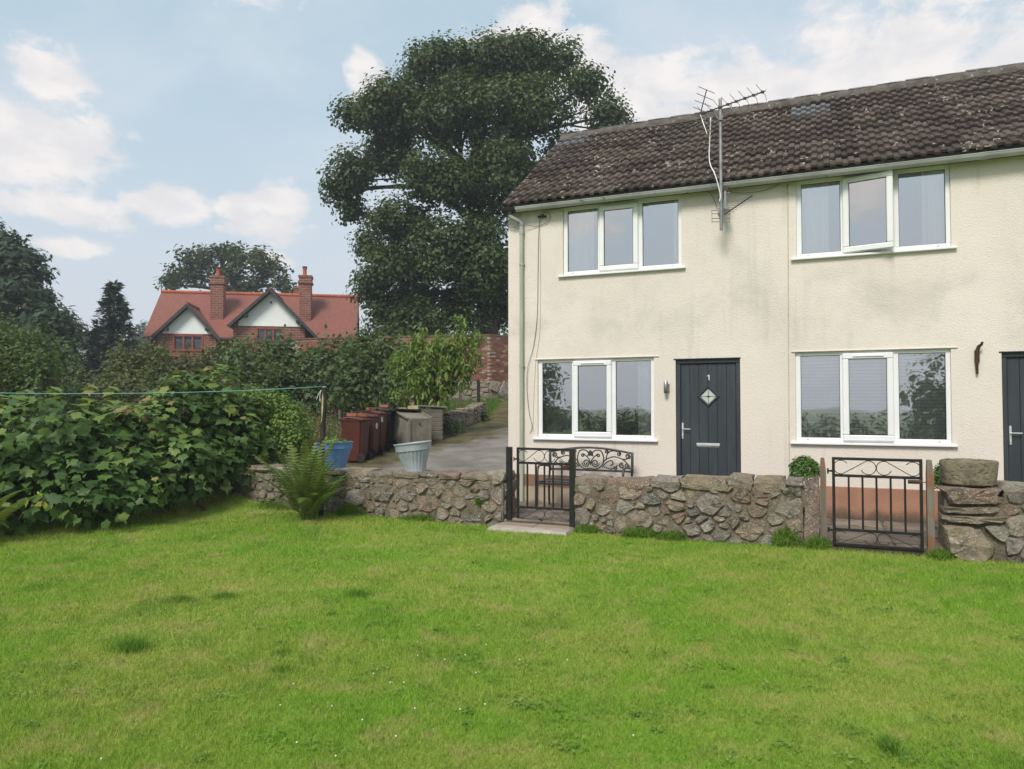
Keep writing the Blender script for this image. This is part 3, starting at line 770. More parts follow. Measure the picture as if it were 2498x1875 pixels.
# ------------------------------------------------------------------ stone walls
t = NT('rubble_stone')
rv = t.rand()
sb = t.ramp(rv, [(0, (.19, .175, .155)), (.18, (.31, .26, .20)), (.34, (.36, .28, .215)), (.5, (.24, .23, .21)), (.64, (.39, .315, .225)), (.76, (.29, .185, .145)), (.88, (.35, .33, .295)), (1, (.43, .37, .285))])
sb = t.mix(t.math('MULTIPLY', t.step(t.noise(7, 7, .66, dist=.4), .46, .68), .72), sb, (.090, .079, .066))
sb = t.mix(t.math('MULTIPLY', t.step(t.noise(17, 5, .65), .46, .72), .55), sb, (.42, .345, .25))
sb = t.mix(t.math('MULTIPLY', t.step(t.noise(3.0, 5, .6), .54, .74), .5), sb, (.105, .105, .068))
spk = t.math('MULTIPLY', t.step(t.noise(48, 3, .6), .585, .64), t.step(t.noise(3.6, 4, .6), .42, .58))
blot = t.step(t.math('ADD', t.noise(24, 4, .62), t.math('MULTIPLY', t.noise(4.0, 4), .4)), .855, .91)
sb = t.mix(t.math('MULTIPLY', spk, .85), sb, (.64, .64, .60))
sb = t.mix(t.math('MULTIPLY', blot, .8), sb, (.56, .56, .52))
sh = t.math('ADD', t.noise(11, 8, .68, dist=.3), t.math('MULTIPLY', t.noise(46, 6, .7), .55))
MAT_STONE = t.done(t.pbr(sb, .93, 0, .2, t.bump(sh, 1.0, .065)))
t = NT('lime_mortar')
mc = t.mix(t.step(t.noise(6, 6, .65), .35, .68), (.31, .25, .185), (.20, .165, .125))
mc = t.mix(t.math('MULTIPLY', t.step(t.noise(22, 5, .7), .5, .7), .6), mc, (.085, .072, .058))
mc = t.mix(t.math('MULTIPLY', t.step(t.noise(2.2, 4), .52, .68), .55), mc, (.055, .065, .022))
MAT_LIME = t.done(t.pbr(mc, .95, 0, .15, t.bump(t.noise(26, 8, .72), 1.0, .06)))

def clip_poly(poly, a, b, c):                     # keep a*x + b*z <= c
    out = []
    for i in range(len(poly)):
        p, q = poly[i], poly[(i + 1) % len(poly)]
        dp_, dq = a * p[0] + b * p[1] - c, a * q[0] + b * q[1] - c
        if dp_ <= 0: out.append(p)
        if (dp_ < 0 < dq) or (dq < 0 < dp_):
            s = dp_ / (dp_ - dq); out.append((p[0] + (q[0] - p[0]) * s, p[1] + (q[1] - p[1]) * s))
    return out
def cells(x0, x1, zb, ztop, n, rs, asp=1.35, relax=1):
    hh = sum(ztop(x0 + (x1 - x0) * k / 6) - zb for k in range(7)) / 7
    R0 = math.sqrt((x1 - x0) * hh / n / PI)
    pts, w = [], []
    for rad, share in ((1.75, .16), (1.15, .34), (.62, .55)):          # large stones first, smaller ones between them
        tries = 0; want = int(n * share)
        while want and tries < 4000:
            tries += 1
            x = rs.uniform(x0, x1); z = zb + rs.random() * (ztop(x) - zb); r = R0 * rad * rs.uniform(.8, 1.2)
            if all((X - x) ** 2 + (asp * (Z - z)) ** 2 > (.82 * (r + q)) ** 2 for (X, Z), q in zip(pts, w)): pts.append((x, z)); w.append(r); want -= 1
    relax = 0
    for it in range(relax + 1):
        res = []
        for i, (x, z) in enumerate(pts):
            N_ = 8
            poly = [(x0, zb), (x1, zb)] + [(x1 - (x1 - x0) * k / N_, ztop(x1 - (x1 - x0) * k / N_)) for k in range(N_ + 1)]
            for j, (X, Z) in enumerate(pts):
                if i == j: continue
                dx, dz = X - x, (Z - z) * asp * asp
                c = (X * X - x * x) / 2 + asp * asp * (Z * Z - z * z) / 2 - (w[j] ** 2 - w[i] ** 2) / 2
                poly = clip_poly(poly, dx, dz, c)
                if len(poly) < 3: break
            res.append(poly)
        if it < relax:
            pts = [((sum(p[0] for p in q) / len(q) + x) / 2, (sum(p[1] for p in q) / len(q) + z) / 2) if len(q) > 2 else (x, z) for q, (x, z) in zip(res, pts)]
    return [q for q in res if len(q) > 2]
def poly_area(p): return .5 * abs(sum(p[i][0] * p[(i + 1) % len(p)][1] - p[(i + 1) % len(p)][0] * p[i][1] for i in range(len(p))))
def stone_mesh(poly, prot, rs, gap=.011, back=.05, name='stone'):
    cx = sum(p[0] for p in poly) / len(poly); cz = sum(p[1] for p in poly) / len(poly)
    pl = []
    for i in range(len(poly)):
        p, q = poly[i], poly[(i + 1) % len(poly)]
        L = math.hypot(q[0] - p[0], q[1] - p[1])
        if L < .012: continue
        m = max(2, min(4, int(L / .07)))
        for k in range(m):
            s = (k + .25) / m; pl.append((p[0] + (q[0] - p[0]) * s - cx, p[1] + (q[1] - p[1]) * s - cz))
    if len(pl) < 4: return None, None
    if sum(pl[i][0] * pl[(i + 1) % len(pl)][1] - pl[(i + 1) % len(pl)][0] * pl[i][1] for i in range(len(pl))) < 0: pl.reverse()
    R_ = math.sqrt(poly_area(poly) / PI)
    g = max(.5, 1 - gap * rs.uniform(.3, 1.9) / R_)
    pl = [(x * g * (1 + rs.uniform(-.12, .07)), z * g * (1 + rs.uniform(-.12, .07))) for x, z in pl]
    n = len(pl); vs = []
    tx, tz = rs.uniform(-.12, .12), rs.uniform(-.12, .12)
    for sc_, y, j in ((1.0, back, 0), (.985, -prot * .25, .03), (.88, -prot * .95, .05)):
        for x, z in pl:
            q = sc_ * (1 + rs.uniform(-j, j)); vs.append((x * q, y + (tx * x + tz * z) * (y < 0) + rs.uniform(-.35, .3) * prot * (y < -prot * .6), z * q))
    vs.append((rs.uniform(-.1, .1) * R_, -prot * rs.uniform(.9, 1.15), rs.uniform(-.1, .1) * R_))
    fs = []
    for r_ in range(2):
        for i in range(n): fs.append((r_ * n + i, r_ * n + (i + 1) % n, (r_ + 1) * n + (i + 1) % n, (r_ + 1) * n + i))
    fs += [(2 * n + i, 2 * n + (i + 1) % n, 3 * n) for i in range(n)]
    me = MB().add(vs, fs).mesh(name, 22, True)
    return me, (cx, cz)
def slab_mesh(w, d, h, rs, name='cap_stone'):
    bm = bmesh.new()
    bmesh.ops.create_cube(bm, size=1, matrix=Matrix.Diagonal((w, d, h, 1)))
    bmesh.ops.subdivide_edges(bm, edges=[e for e in bm.edges], cuts=2, use_grid_fill=True)
    for v in bm.verts:
        k = 1 - .10 * (abs(v.co.x) > w * .45) * (abs(v.co.z) > h * .4)
        v.co.x *= k; v.co.y *= 1 - .05 * (abs(v.co.z) > h * .4)
        v.co += Vector((rs.uniform(-1, 1) * min(.02, w * .06), rs.uniform(-1, 1) * .016, rs.uniform(-1, 1) * h * .09))
    me = bpy.data.meshes.new(name); bm.to_mesh(me); bm.free()
    me.polygons.foreach_set('use_smooth', [True] * len(me.polygons)); me.set_sharp_from_angle(angle=R(28))
    return me
def core(W, x0, x1, zb, ztop, th, step_=.05):
    xs = np.linspace(x0, x1, max(4, int((x1 - x0) / step_))); m = MB(); nz = 10
    rs = random.Random(3)
    for side, y in ((0, -.012), (1, th)):
        g = []
        for x in xs:
            for k in range(nz + 1): g.append((x, y + rs.uniform(-.016, .016), zb + (ztop(x) - zb) * k / nz))
        m.add(g, [((i) * (nz + 1) + k, (i + 1) * (nz + 1) + k, (i + 1) * (nz + 1) + k + 1, i * (nz + 1) + k + 1)[::1 if not side else -1] for i in range(len(xs) - 1) for k in range(nz)])
    tp = [(x, y, ztop(x)) for x in xs for y in (-.012, th)]
    m.add(tp, [(2 * i, 2 * i + 2, 2 * i + 3, 2 * i + 1) for i in range(len(xs) - 1)])
    for x, f in ((x0, 1), (x1, -1)): m.add([(x, -.012, zb), (x, th, zb), (x, th, ztop(x)), (x, -.012, ztop(x))], [(0, 3, 2, 1)[::f]])
    return m.build('mortar_core', MAT_LIME, W, True, False)
def rubble_wall(name, label, origin, rz, x0, x1, zb, ztop, th, n, seed, caps=True, prot=(.012, .06), extra=None, asp=1.35, caph=(.06, .13), capw=(.26, .7), ends=True, cat='wall'):
    rs = random.Random(seed)
    W = thing(name, label, cat, origin, rz)
    body = (lambda x: ztop(x) - .085) if caps else ztop
    core(W, x0, x1, zb, lambda x: body(x) + (.01 if caps else -.03), th)
    for poly in cells(x0, x1, zb, body, n, rs, asp):
        if poly_area(poly) < .0009: continue
        me, c = stone_mesh(poly, rs.uniform(*prot), rs)
        if me is None: continue
        o = link('stone', me, MAT_STONE, W); o.location = (c[0], 0, c[1])
    if ends:                                              # stones on the two ends
        for xe, f in ((x0, -1), (x1, 1)):
            for k in range(3):
                for q in range(2):
                    h_ = (body(xe) - zb) / 3
                    pz = [(-th * .25 + rs.uniform(-.02, .02), -h_ / 2), (th * .25, -h_ / 2 + rs.uniform(0, .03)), (th * .25, h_ / 2), (-th * .25, h_ / 2 - rs.uniform(0, .03))]
                    me, c = stone_mesh(pz, rs.uniform(*prot) * .8, rs)
                    o = link('stone', me, MAT_STONE, W); o.location = (xe, th * (.25 + .5 * q), zb + h_ * (k + .5)); o.rotation_euler = (0, 0, f * PI / 2)
    if caps:
        x = x0 - .01
        while x < x1 - .05:
            w = min(rs.uniform(*capw), x1 + .015 - x)
            if x1 - (x + w) < .15: w = x1 + .015 - x
            h = rs.uniform(*caph)
            o = link('cap_stone', slab_mesh(w - .014, th + .05 + rs.uniform(-.03, .03), h, rs), MAT_STONE, W)
            xm = x + w / 2
            o.location = (xm, th / 2 - .012 + rs.uniform(-.015, .015), ztop(xm) - h / 2 + rs.uniform(-.012, .012) + (h - .09) * .3)
            o.rotation_euler = (rs.uniform(-.03, .03), rs.uniform(-.03, .03), rs.uniform(-.03, .03))
            x += w
    return W
LW = rubble_wall('garden_wall', 'low lichen-spotted stone wall carrying the two flower pots', UV(0, -1.9, 0), -TH, -5.6, .745, -.12,
                 lambda x: float(np.interp(x, [-5.6, -4.1, -3.0, -2, -1, 0, .75], [.72, .715, .70, .705, .69, .715, .735])), .40, 150, 21)
MW = rubble_wall('garden_wall', 'low rubble stone wall between the two black iron gates', UV(0, -1.9, 0), -TH, 1.77, 4.64, -.16,
                 lambda x: float(np.interp(x, [1.77, 2.5, 3.15, 3.6, 4.2, 4.64], [.715, .73, .765, .775, .80, .81])), .42, 95, 5, caph=(.07, .17), capw=(.3, .62))
o = link('slab_post', slab_mesh(.165, .3, 1.0, random.Random(4), 'slab_post'), MAT_STONE, MW); o.location = (4.735, .16, .29); o.rotation_euler = (0, .015, 0)
RW = rubble_wall('garden_wall', 'stone wall at the right edge beneath the carved trough', UV(0, -1.9, 0), -TH, 6.66, 9.6, -.16,
                 lambda x: float(np.interp(x, [6.6, 7.2, 8, 9.6], [.83, .85, .84, .84])), .42, 80, 8, ends=False)
rs = random.Random(12)
core(RW, 6.10, 6.66, -.14, lambda x: .70, .42)
for poly, pr in (([(6.03, .79), (6.14, .61), (6.35, .60), (6.66, .62), (6.67, .79), (6.3, .80)], .07), ([(6.07, .58), (6.05, .51), (6.3, .495), (6.65, .53), (6.66, .60), (6.3, .585)], .05),
                 ([(6.07, .485), (6.09, .41), (6.4, .40), (6.70, .44), (6.70, .50), (6.4, .48)], .06), ([(6.08, .39), (6.07, .14), (6.14, .02), (6.42, -.06), (6.55, -.02), (6.62, .15), (6.45, .34), (6.35, .39)], .09),
                 ([(6.47, .36), (6.66, .18), (6.72, .30), (6.68, .42), (6.5, .39)], .03)):
    me, c = stone_mesh(poly, pr, rs, .006, .3); o = link('stone', me, MAT_STONE, RW); o.location = (c[0], -.02, c[1])

# trough of carved stone on the pier
t = NT('carved_stone')
tc_ = t.mix(t.step(t.noise(5, 6, .65), .35, .65), (.27, .225, .155), (.17, .145, .105))
tc_ = t.mix(t.math('MULTIPLY', t.step(t.noise(14, 6, .7, stretch=(1, 1, 2.2)), .48, .7), .7), tc_, (.085, .075, .06))
MAT_TROUGH = t.done(t.pbr(tc_, .95, 0, .15, t.bump(t.math('ADD', t.noise(20, 7, .7, stretch=(1, 1, 2)), t.voro(22, 'SMOOTH_F1')), .8, .03)))
tr_ = thing('stone_trough', 'round carved stone trough standing on the end of the wall', 'planter', UV(6.375, -1.68, .80), -TH)
m = MB(); rs = random.Random(2); n = 40
pr_ = [(.02, 0), (.215, .0), (.262, .02), (.275, .10), (.283, .20), (.287, .255), (.280, .275), (.262, .282), (.235, .276), (.222, .255), (.21, .15), (.02, .14)]
m.lathe(pr_, n)
m.v = [(x * (1 + .02 * math.sin(5 * math.atan2(y, x) + z * 9) + rs.uniform(-.006, .006)), y * .92 * (1 + rs.uniform(-.006, .006)), z + rs.uniform(-.003, .003)) for x, y, z in m.v]
m.build('basin', MAT_TROUGH, tr_, True)
MB().lathe([(.0, .20), (.12, .215), (.225, .205)], 20).build('soil', simple('dark_soil', (.035, .026, .02), (.06, .045, .03), 12, 1, .8, 30, bd=.03), tr_, True)

# patio of stone flags between wall and cottage, and the gate step
MAT_FLAG = simple('weathered_flag', (.20, .155, .125), (.12, .10, .085), 3, .9, .5, 26, rand=.25, bd=.015, spots=((.33, .29, .24), 16, .62))
pat = MB().box(.02, LEN, -1.87, -.016, -.1, .082).xf(Matrix.Translation((COX, COY, 0)) @ Matrix.Rotation(-TH, 4, 'Z')).build('patio', simple('patio_earth', (.075, .06, .045), (.10, .10, .05), 4, 1, .8, 20, bd=.04))
struct(pat)
sm = [slab_mesh(.60, .57, .05, random.Random(k), 'flagstone') for k in range(3)]
for q in sm: q.materials.append(MAT_FLAG)
for i in range(16):
    for j in range(3):
        o = link('flagstone', sm[(i + j) % 3], None, pat); o.location = UV(.34 + i * .62, -.36 - j * .59, .083 + random.uniform(-.006, .006)); o.rotation_euler = (random.uniform(-.012, .012), random.uniform(-.012, .012), -TH + random.choice((0, PI)) + random.uniform(-.015, .015))
stp = thing('gate_step', 'pale concrete step with brown flags under the left gate', 'step', UV(1.25, -2.0, 0), -TH)
m = MB(); rs = random.Random(9)
bm = bmesh.new(); bmesh.ops.create_cube(bm, size=1, matrix=Matrix.Translation((-.01, .0, -.05)) @ Matrix.Diagonal((1.14, .62, .2, 1))); bmesh.ops.subdivide_edges(bm, edges=bm.edges[:], cuts=5, use_grid_fill=True)
for v in bm.verts:
    if v.co.z > .03: v.co.y += .03 * (v.co.y < -.25); v.co.x *= .97
    v.co += Vector((rs.uniform(-.01, .01), rs.uniform(-.012, .012), rs.uniform(-.004, .004)))
me = bpy.data.meshes.new('step'); bm.to_mesh(me); bm.free(); me.polygons.foreach_set('use_smooth', [True] * len(me.polygons)); me.set_sharp_from_angle(angle=R(40))
link('step', me, simple('pale_concrete', (.42, .37, .32), (.33, .29, .245), 4, .9, .4, 30, bd=.01, spots=((.17, .14, .11), 9, .62)), stp)
for a, w in ((-.27, .52), (.27, .52)):
    MB().bbox(a - w / 2, a + w / 2, -.10, .26, .035, .062, .008).build('flag', simple('brown_flag', (.30, .235, .185), (.235, .18, .145), 5, .85, .3, 40), stp)

# ------------------------------------------------------------------ gates
MAT_IRON = simple('black_painted_iron', (.009, .009, .010), (.017, .016, .015), 14, .38, .2, 60, spec=.5, bd=.002)
MAT_RUST = simple('rusty_iron', (.10, .045, .025), (.045, .028, .022), 16, .85, .4)
def arc(cx, cz, r, a0, a1, n=16): return [(cx + r * math.cos(R(a0 + (a1 - a0) * i / n)), cz + r * math.sin(R(a0 + (a1 - a0) * i / n))) for i in range(n + 1)]
def scroll_pair(g, w, z0, z1, y=0, rr=.0048, flip=False):
    r = (z1 - z0) / 2 - .004; zm = (z0 + z1) / 2
    for sx in (1, -1):
        pts = arc(r + .016, zm, r, 35, 285, 20) + arc(w / 2 - r - .002, zm, r, 105, -160, 22)
        P3 = [((x if sx > 0 else w - x), y, z) for x, z in pts]
        MB().tube(P3, rr, 6).build('scroll', MAT_IRON, g, 'all')
def gate(name, label, u, v, w, z0, z1, lean=0.0, latch='right'):
    g = thing(name, label, 'gate', UV(u, v, 0), -TH)
    b = .032
    F_ = MB().bbox(0, b, -b / 2, b / 2, z0, z1, .003).bbox(w - b, w, -b / 2, b / 2, z0 - .012, z1, .003)
    zz = (z1 - b / 2 - .001, z1 - .215, z0 + .185, z0 + .012 + .001)
    for z in zz: F_.bbox(b, w - b, -b / 2 + .001, b / 2 - .001, z - b / 2, z + b / 2, .003)
    F_.build('frame', MAT_IRON, g)
    me = MB().bbox(-.011, .011, -.011, .011, zz[2] + b / 2, zz[1] - b / 2, .002).mesh('bar'); me.materials.append(MAT_IRON)
    for k in range(5):
        o = link('bar', me, None, g); o.location = (b + (w - 2 * b) * (k + 1) / 6 + .0, 0, 0)
    scroll_pair(g, w, zz[1] + b / 2, zz[0] - b / 2); scroll_pair(g, w, zz[3] + b / 2, zz[2] - b / 2, rr=.0042)
    lx_ = w if latch == 'right' else 0
    MB().bbox(w - .15, w - .012, -.028, -.014, zz[1] - .065, zz[1] - .020, .004).tube([(w - .15, -.03, zz[1] - .042), (w + .035, -.03, zz[1] - .042)], .006, 6).build('latch', MAT_RUST, g)
    for z in (zz[1] + .05, zz[2] - .01):
        MB().box(-.045, .0, -.006, .006, z - .012, z + .012).tube([(-.045, 0, z - .035), (-.045, 0, z + .03)], .009, 8).build('hinge', MAT_IRON if z0 < .08 else MAT_RUST, g)
    g.rotation_euler = (0, lean, -TH)
    return g
gate('iron_gate', 'black iron scroll gate above the concrete step, left of the bench', .895, -1.78, .83, .085, 1.105)
gate('iron_gate', 'black iron scroll gate hung between the two wooden posts', 4.965, -1.88, .935, .06, 1.09)
for u, z1, lb in ((.80, 1.112, 'black square metal post at the end of the pot-bearing wall'), (1.76, 1.112, 'black square metal post in front of the metal bench')):
    p_ = MB().bbox(-.037, .037, -.037, .037, -.12, z1, .004).build('gate_post', MAT_IRON); p_.location = UV(u, -1.83 if u < 1 else -1.90, 0); p_.rotation_euler = (0, 0, -TH)
    tag(p_, lb, 'post', 'posts of the left gate')
t = NT('weathered_timber')
wc = t.mix(t.step(t.noise(9, 6, .65, stretch=(1, 1, .1)), .35, .65), (.21, .19, .155), (.125, .11, .09))
wc = t.mix(t.math('MULTIPLY', t.step(t.noise(2.6, 5, .6), .47, .6), .75), wc, (.235, .10, .045))
MAT_TIMBER = t.done(t.pbr(wc, .9, 0, .2, t.bump(t.noise(50, 6, .65, stretch=(1, 1, .06)), .6, .008)))
for u, w, lb, z1, v in ((4.868, .066, 'weathered wooden post on the hinge side of the right gate', 1.075, -1.86), (5.978, .072, 'weathered wooden post between the right gate and the trough', 1.08, -1.83)):
    q = MB(); hw = w / 2
    q.add([(-hw, -.05, -.15), (hw, -.05, -.15), (hw, .05, -.15), (-hw, .05, -.15), (-hw, -.05, z1 - .16), (hw, -.05, z1 - .16), (hw, .05, z1 - .16), (-hw, .05, z1 - .16),
           (-hw * .8, -.04, z1), (hw * .45, -.04, z1), (hw * .45, .04, z1), (-hw * .8, .04, z1)],
          [(3, 2, 1, 0), (0, 1, 5, 4), (1, 2, 6, 5), (2, 3, 7, 6), (3, 0, 4, 7), (4, 5, 9, 8), (5, 6, 10, 9), (6, 7, 11, 10), (7, 4, 8, 11), (8, 9, 10, 11)])
    o = q.build('gate_post', MAT_TIMBER); o.location = UV(u, v, 0); o.rotation_euler = (0, 0, -TH); tag(o, lb, 'post', 'posts of the right gate')

# ------------------------------------------------------------------ bench
MAT_BENCH = simple('dark_bronze_metal', (.028, .030, .033), (.040, .042, .045), 12, .42, .2, 60, spec=.5, bd=.002)
bn = thing('garden_bench', 'dark metal bench with scrollwork back under the ground-floor window', 'bench', UV(1.52, -.31, .108), -TH)
hw = .67
for sx in (-1, 1):
    x = sx * hw
    MB().tube([(x, 0, 0), (x, -.02, .25), (x, 0, .45), (x, .03, .66), (x, .05, .86)], .019, 8).bbox(x - .018, x + .018, .02, .06, .54, .868, .004).build('back_leg', MAT_BENCH, bn, 50)
    MB().tube([(x, -.57, 0), (x, -.55, .12), (x, -.54, .40), (x, -.54, .56), (x, -.52, .63), (x, -.46, .665), (x, -.30, .66), (x, .01, .62)], .019, 8).build('front_leg_and_arm', MAT_BENCH, bn, 50)
    MB().bar((x, -.54, .40), (x, .0, .40), .03).build('seat_rail', MAT_BENCH, bn)
me = MB().bbox(-hw + .01, hw - .01, -.02, .02, -.006, .006, .003).mesh('seat_slat'); me.materials.append(MAT_BENCH)
for k in range(8):
    o = link('seat_slat', me, None, bn); o.location = (0, -.53 + k * .07, .421 + .012 * math.cos(k))
MB().bbox(-hw, hw, -.56, -.535, .38, .414, .004).build('seat_rail', MAT_BENCH, bn)
za, zb_ = .868, .945
top_ = [(-hw + 2 * hw * i / 20, .052, .850 + .075 * math.sin(PI * i / 20)) for i in range(21)]
MB().tube(top_, .017, 8).build('top_rail', MAT_BENCH, bn, 50)
MB().bbox(-hw, hw, .038, .064, .555, .585, .004).build('lower_rail', MAT_BENCH, bn)
def curl(cx, cz, r, a0, turns, ccw=1, n=22, shrink=.78):
    return [(cx + r * (1 - shrink * i / n) * math.cos(R(a0) + ccw * 2 * PI * turns * i / n), cz + r * (1 - shrink * i / n) * math.sin(R(a0) + ccw * 2 * PI * turns * i / n)) for i in range(n + 1)]
def vine(pts, n=8):
    P_ = [Vector((p[0], p[1], 0)) for p in pts]; out = []
    for i in range(len(P_) - 1):
        p0, p1, p2, p3 = P_[max(i - 1, 0)], P_[i], P_[i + 1], P_[min(i + 2, len(P_) - 1)]
        for k in range(n):
            s = k / n; q = .5 * ((2 * p1) + (p2 - p0) * s + (2 * p0 - 5 * p1 + 4 * p2 - p3) * s * s + (3 * p1 - p0 - 3 * p2 + p3) * s ** 3); out.append((q.x, q.y))
    out.append((P_[-1].x, P_[-1].y)); return out
half = [vine([(.0, .60), (.10, .595), (.19, .66), (.215, .76), (.175, .87), (.09, .885), (.03, .84), (.045, .79)]), curl(.075, .685, .065, 0, 1.6, -1), vine([(.0, .655), (.02, .73), (.07, .79), (.11, .81)]), curl(.125, .80, .03, 180, 1.2, -1),
        vine([(.20, .70), (.27, .755), (.38, .79), (.50, .76), (.58, .70), (.62, .64)]), curl(.595, .80, .042, -60, 1.5, 1), vine([(.50, .76), (.56, .755), (.61, .775)]),
        vine([(.19, .62), (.26, .70), (.34, .73), (.36, .68), (.32, .65)]), curl(.50, .655, .045, 60, 1.4, 1), vine([(.25, .74), (.28, .84), (.36, .885), (.44, .87)]), curl(.455, .835, .035, 90, 1.4, -1),
        vine([(.22, .63), (.32, .60), (.40, .625), (.43, .665)]), curl(.585, .665, .036, 0, 1.3, -1), curl(.26, .865, .03, 0, 1.3, 1), curl(.40, .61, .028, 160, 1.2, -1)]
for sx in (-1, 1):
    for k, c in enumerate(half):
        MB().tube([(sx * x, .051 + .003 * (k % 3), z) for x, z in c], .0105, 6).build('scroll', MAT_BENCH, bn, 'all')
fl = MB()
for k in range(5):
    a = 2 * PI * k / 5 + PI / 2
    fl.lathe([(.0, .0), (.018, .006), (.022, .0)], 8, (.028 * math.cos(a), .028 * math.sin(a), 0))
fl.lathe([(0, .014), (.012, .012), (.016, .002)], 8).xf(Matrix.Translation((0, .045, .835)) @ Matrix.Rotation(PI / 2, 4, 'X')).build('flower_rosette', MAT_BENCH, bn, 50)

# ------------------------------------------------------------------ small things on the cottage front
lm = thing('wall_lamp', 'brushed steel cylinder lamp beside the grey front door', 'lamp', UV(2.672, -.075, 1.98), -TH)
MB().lathe([(.0, -.096), (.028, -.096), (.031, -.093), (.031, .093), (.028, .096), (.0, .096)], 20).build('tube', MAT_STEEL, lm, 50)
MB().bbox(-.022, .045, .03, .075, -.06, .055, .004).build('bracket', MAT_STEEL, lm)
hk = thing('iron_hook', 'rusty curved iron bracket fixed to the wall beside the right-hand door', 'bracket', UV(6.79, -.01, 2.33), -TH)
MB().tube([(-.015, -.02, -.215), (-.022, -.035, -.05), (-.02, -.04, .08), (.0, -.06, .145), (.03, -.085, .175), (.035, -.09, .205)], [.016, .02, .024, .024, .018, .015], 8).bbox(-.04, .015, -.028, .012, -.06, .1, .004).build('arm', MAT_RUST, hk, 50)

# television aerials on one mast
ae = thing('television_aerial', 'grey television aerials on a tall mast bracketed to the cottage wall', 'aerial', UV(3.545, -.30, 0), 0)
MAT_ALU = simple('dull_aluminium', (.34, .34, .335), (.24, .24, .235), 8, .45, .1, metal=.7)
MAT_DKAL = simple('dark_aerial_plastic', (.05, .047, .044), (.08, .075, .07), 8, .6)
MB().tube([(0, 0, 4.28), (0, 0, 6.24)], .024, 12).build('mast', MAT_ALU, ae, 50)
bd = Vector((.657, -.754, 0)); rd = Vector((.80, .60, 0)); zA = 6.105
base_ = Vector((.0, -.035, zA))
MB().tube([base_ - bd * .40, base_ + bd * .70], .010, 8).build('boom', MAT_DKAL, ae, 50)
for k in range(8):
    c_ = base_ + bd * (-.30 + k * .138)
    q = MB().bbox(-.022, .022, -.018, .018, -.016, .016, .004).xf(Matrix.Translation(c_))
    for sx in (-1, 1):
        for sz in (-1, 1):
            e1 = c_ + rd * sx * .075 + Vector((0, 0, .03 * sz)); e2 = c_ + rd * sx * .125 + Vector((0, 0, .085 * sz)) - bd * .02
            q.tube([c_, e1, e2], .0035, 5)
    q.build('director', MAT_DKAL, ae)
q = base_ - bd * .36
for sg in (1, -1):
    dv = (Vector((0, 0, 1)) * .86 * sg - bd * -.10 * 1).normalized()
    dv = (Vector((0, 0, sg)) + bd * .35).normalized()
    MB().tube([q, q + dv * .36], .008, 6).build('reflector_arm', MAT_DKAL if sg > 0 else MAT_ALU, ae)
    for k in range(4):
        c_ = q + dv * (.06 + k * .098)
        MB().tube([c_ - rd * .19, c_ + rd * .19], .0055, 6).build('reflector_rod', MAT_ALU, ae)
MB().tube([base_ + bd * .17 + Vector((0, 0, -.01)), base_ + bd * .17 + Vector((0, 0, -.10)), base_ + bd * .10 + Vector((0, .0, -.155)), Vector((0, -.03, zA - .17)), base_ - bd * .06 + Vector((0, 0, -.15)), base_ - bd * .13 + Vector((0, 0, -.02))], .008, 6).build('cradle', MAT_ALU, ae, 'all')
MB().bbox(-.03, .03, -.045, .03, zA - .20, zA - .13, .004).build('mast_clamp', MAT_ALU, ae)
wire([q + Vector((.16, 0, -.05)), q + Vector((.15, .02, -.35)), q + Vector((.13, -.02, -.72)), q + Vector((.15, -.22, -.98)), Vector((-.06, -.03, 4.98)), Vector((-.02, -.03, 4.80)), Vector((-.03, -.03, 4.70))], .0085, MAT_WHITE, 'coax_lead', ae)
b2 = Vector((.15, -.989, 0)); r2 = Vector((.989, .15, 0)); c0 = Vector((.03, -.05, 4.50))
MB().tube([c0, c0 + b2 * .86 + Vector((0, 0, .03))], .009, 8).build('boom', MAT_DKAL, ae, 50)
for k in range(9):
    c_ = c0 + b2 * (.12 + k * .09) + Vector((0, 0, .03 * k / 9 + .012)); L = .105 - .005 * k
    MB().tube([c_ - r2 * L, c_ + r2 * L], .004, 5).build('director', MAT_ALU, ae)
m = MB()
for z in (4.41, 4.46, 4.53, 4.58): m.tube([(-.135, .02, z), (.135, .02, z)], .006, 5)
for x in (-.13, .13, .04): m.box(x - .004, x + .004, .022, .03, 4.40, 4.59)
m.build('reflector_grid', MAT_ALU, ae)
MB().box(.035, .125, -.0, .30, 4.60, 4.625).box(.10, .125, .27, .30, 4.55, 4.85).box(.04, .07, -.02, .0, 4.60, 4.86).box(.035, .125, -.0, .30, 4.83, 4.85).build('wall_bracket', MAT_STEEL, ae)
MB().bbox(.03, .11, -.015, .06, 4.845, 4.90, .006).build('bracket_cap', MAT_RUST, ae)

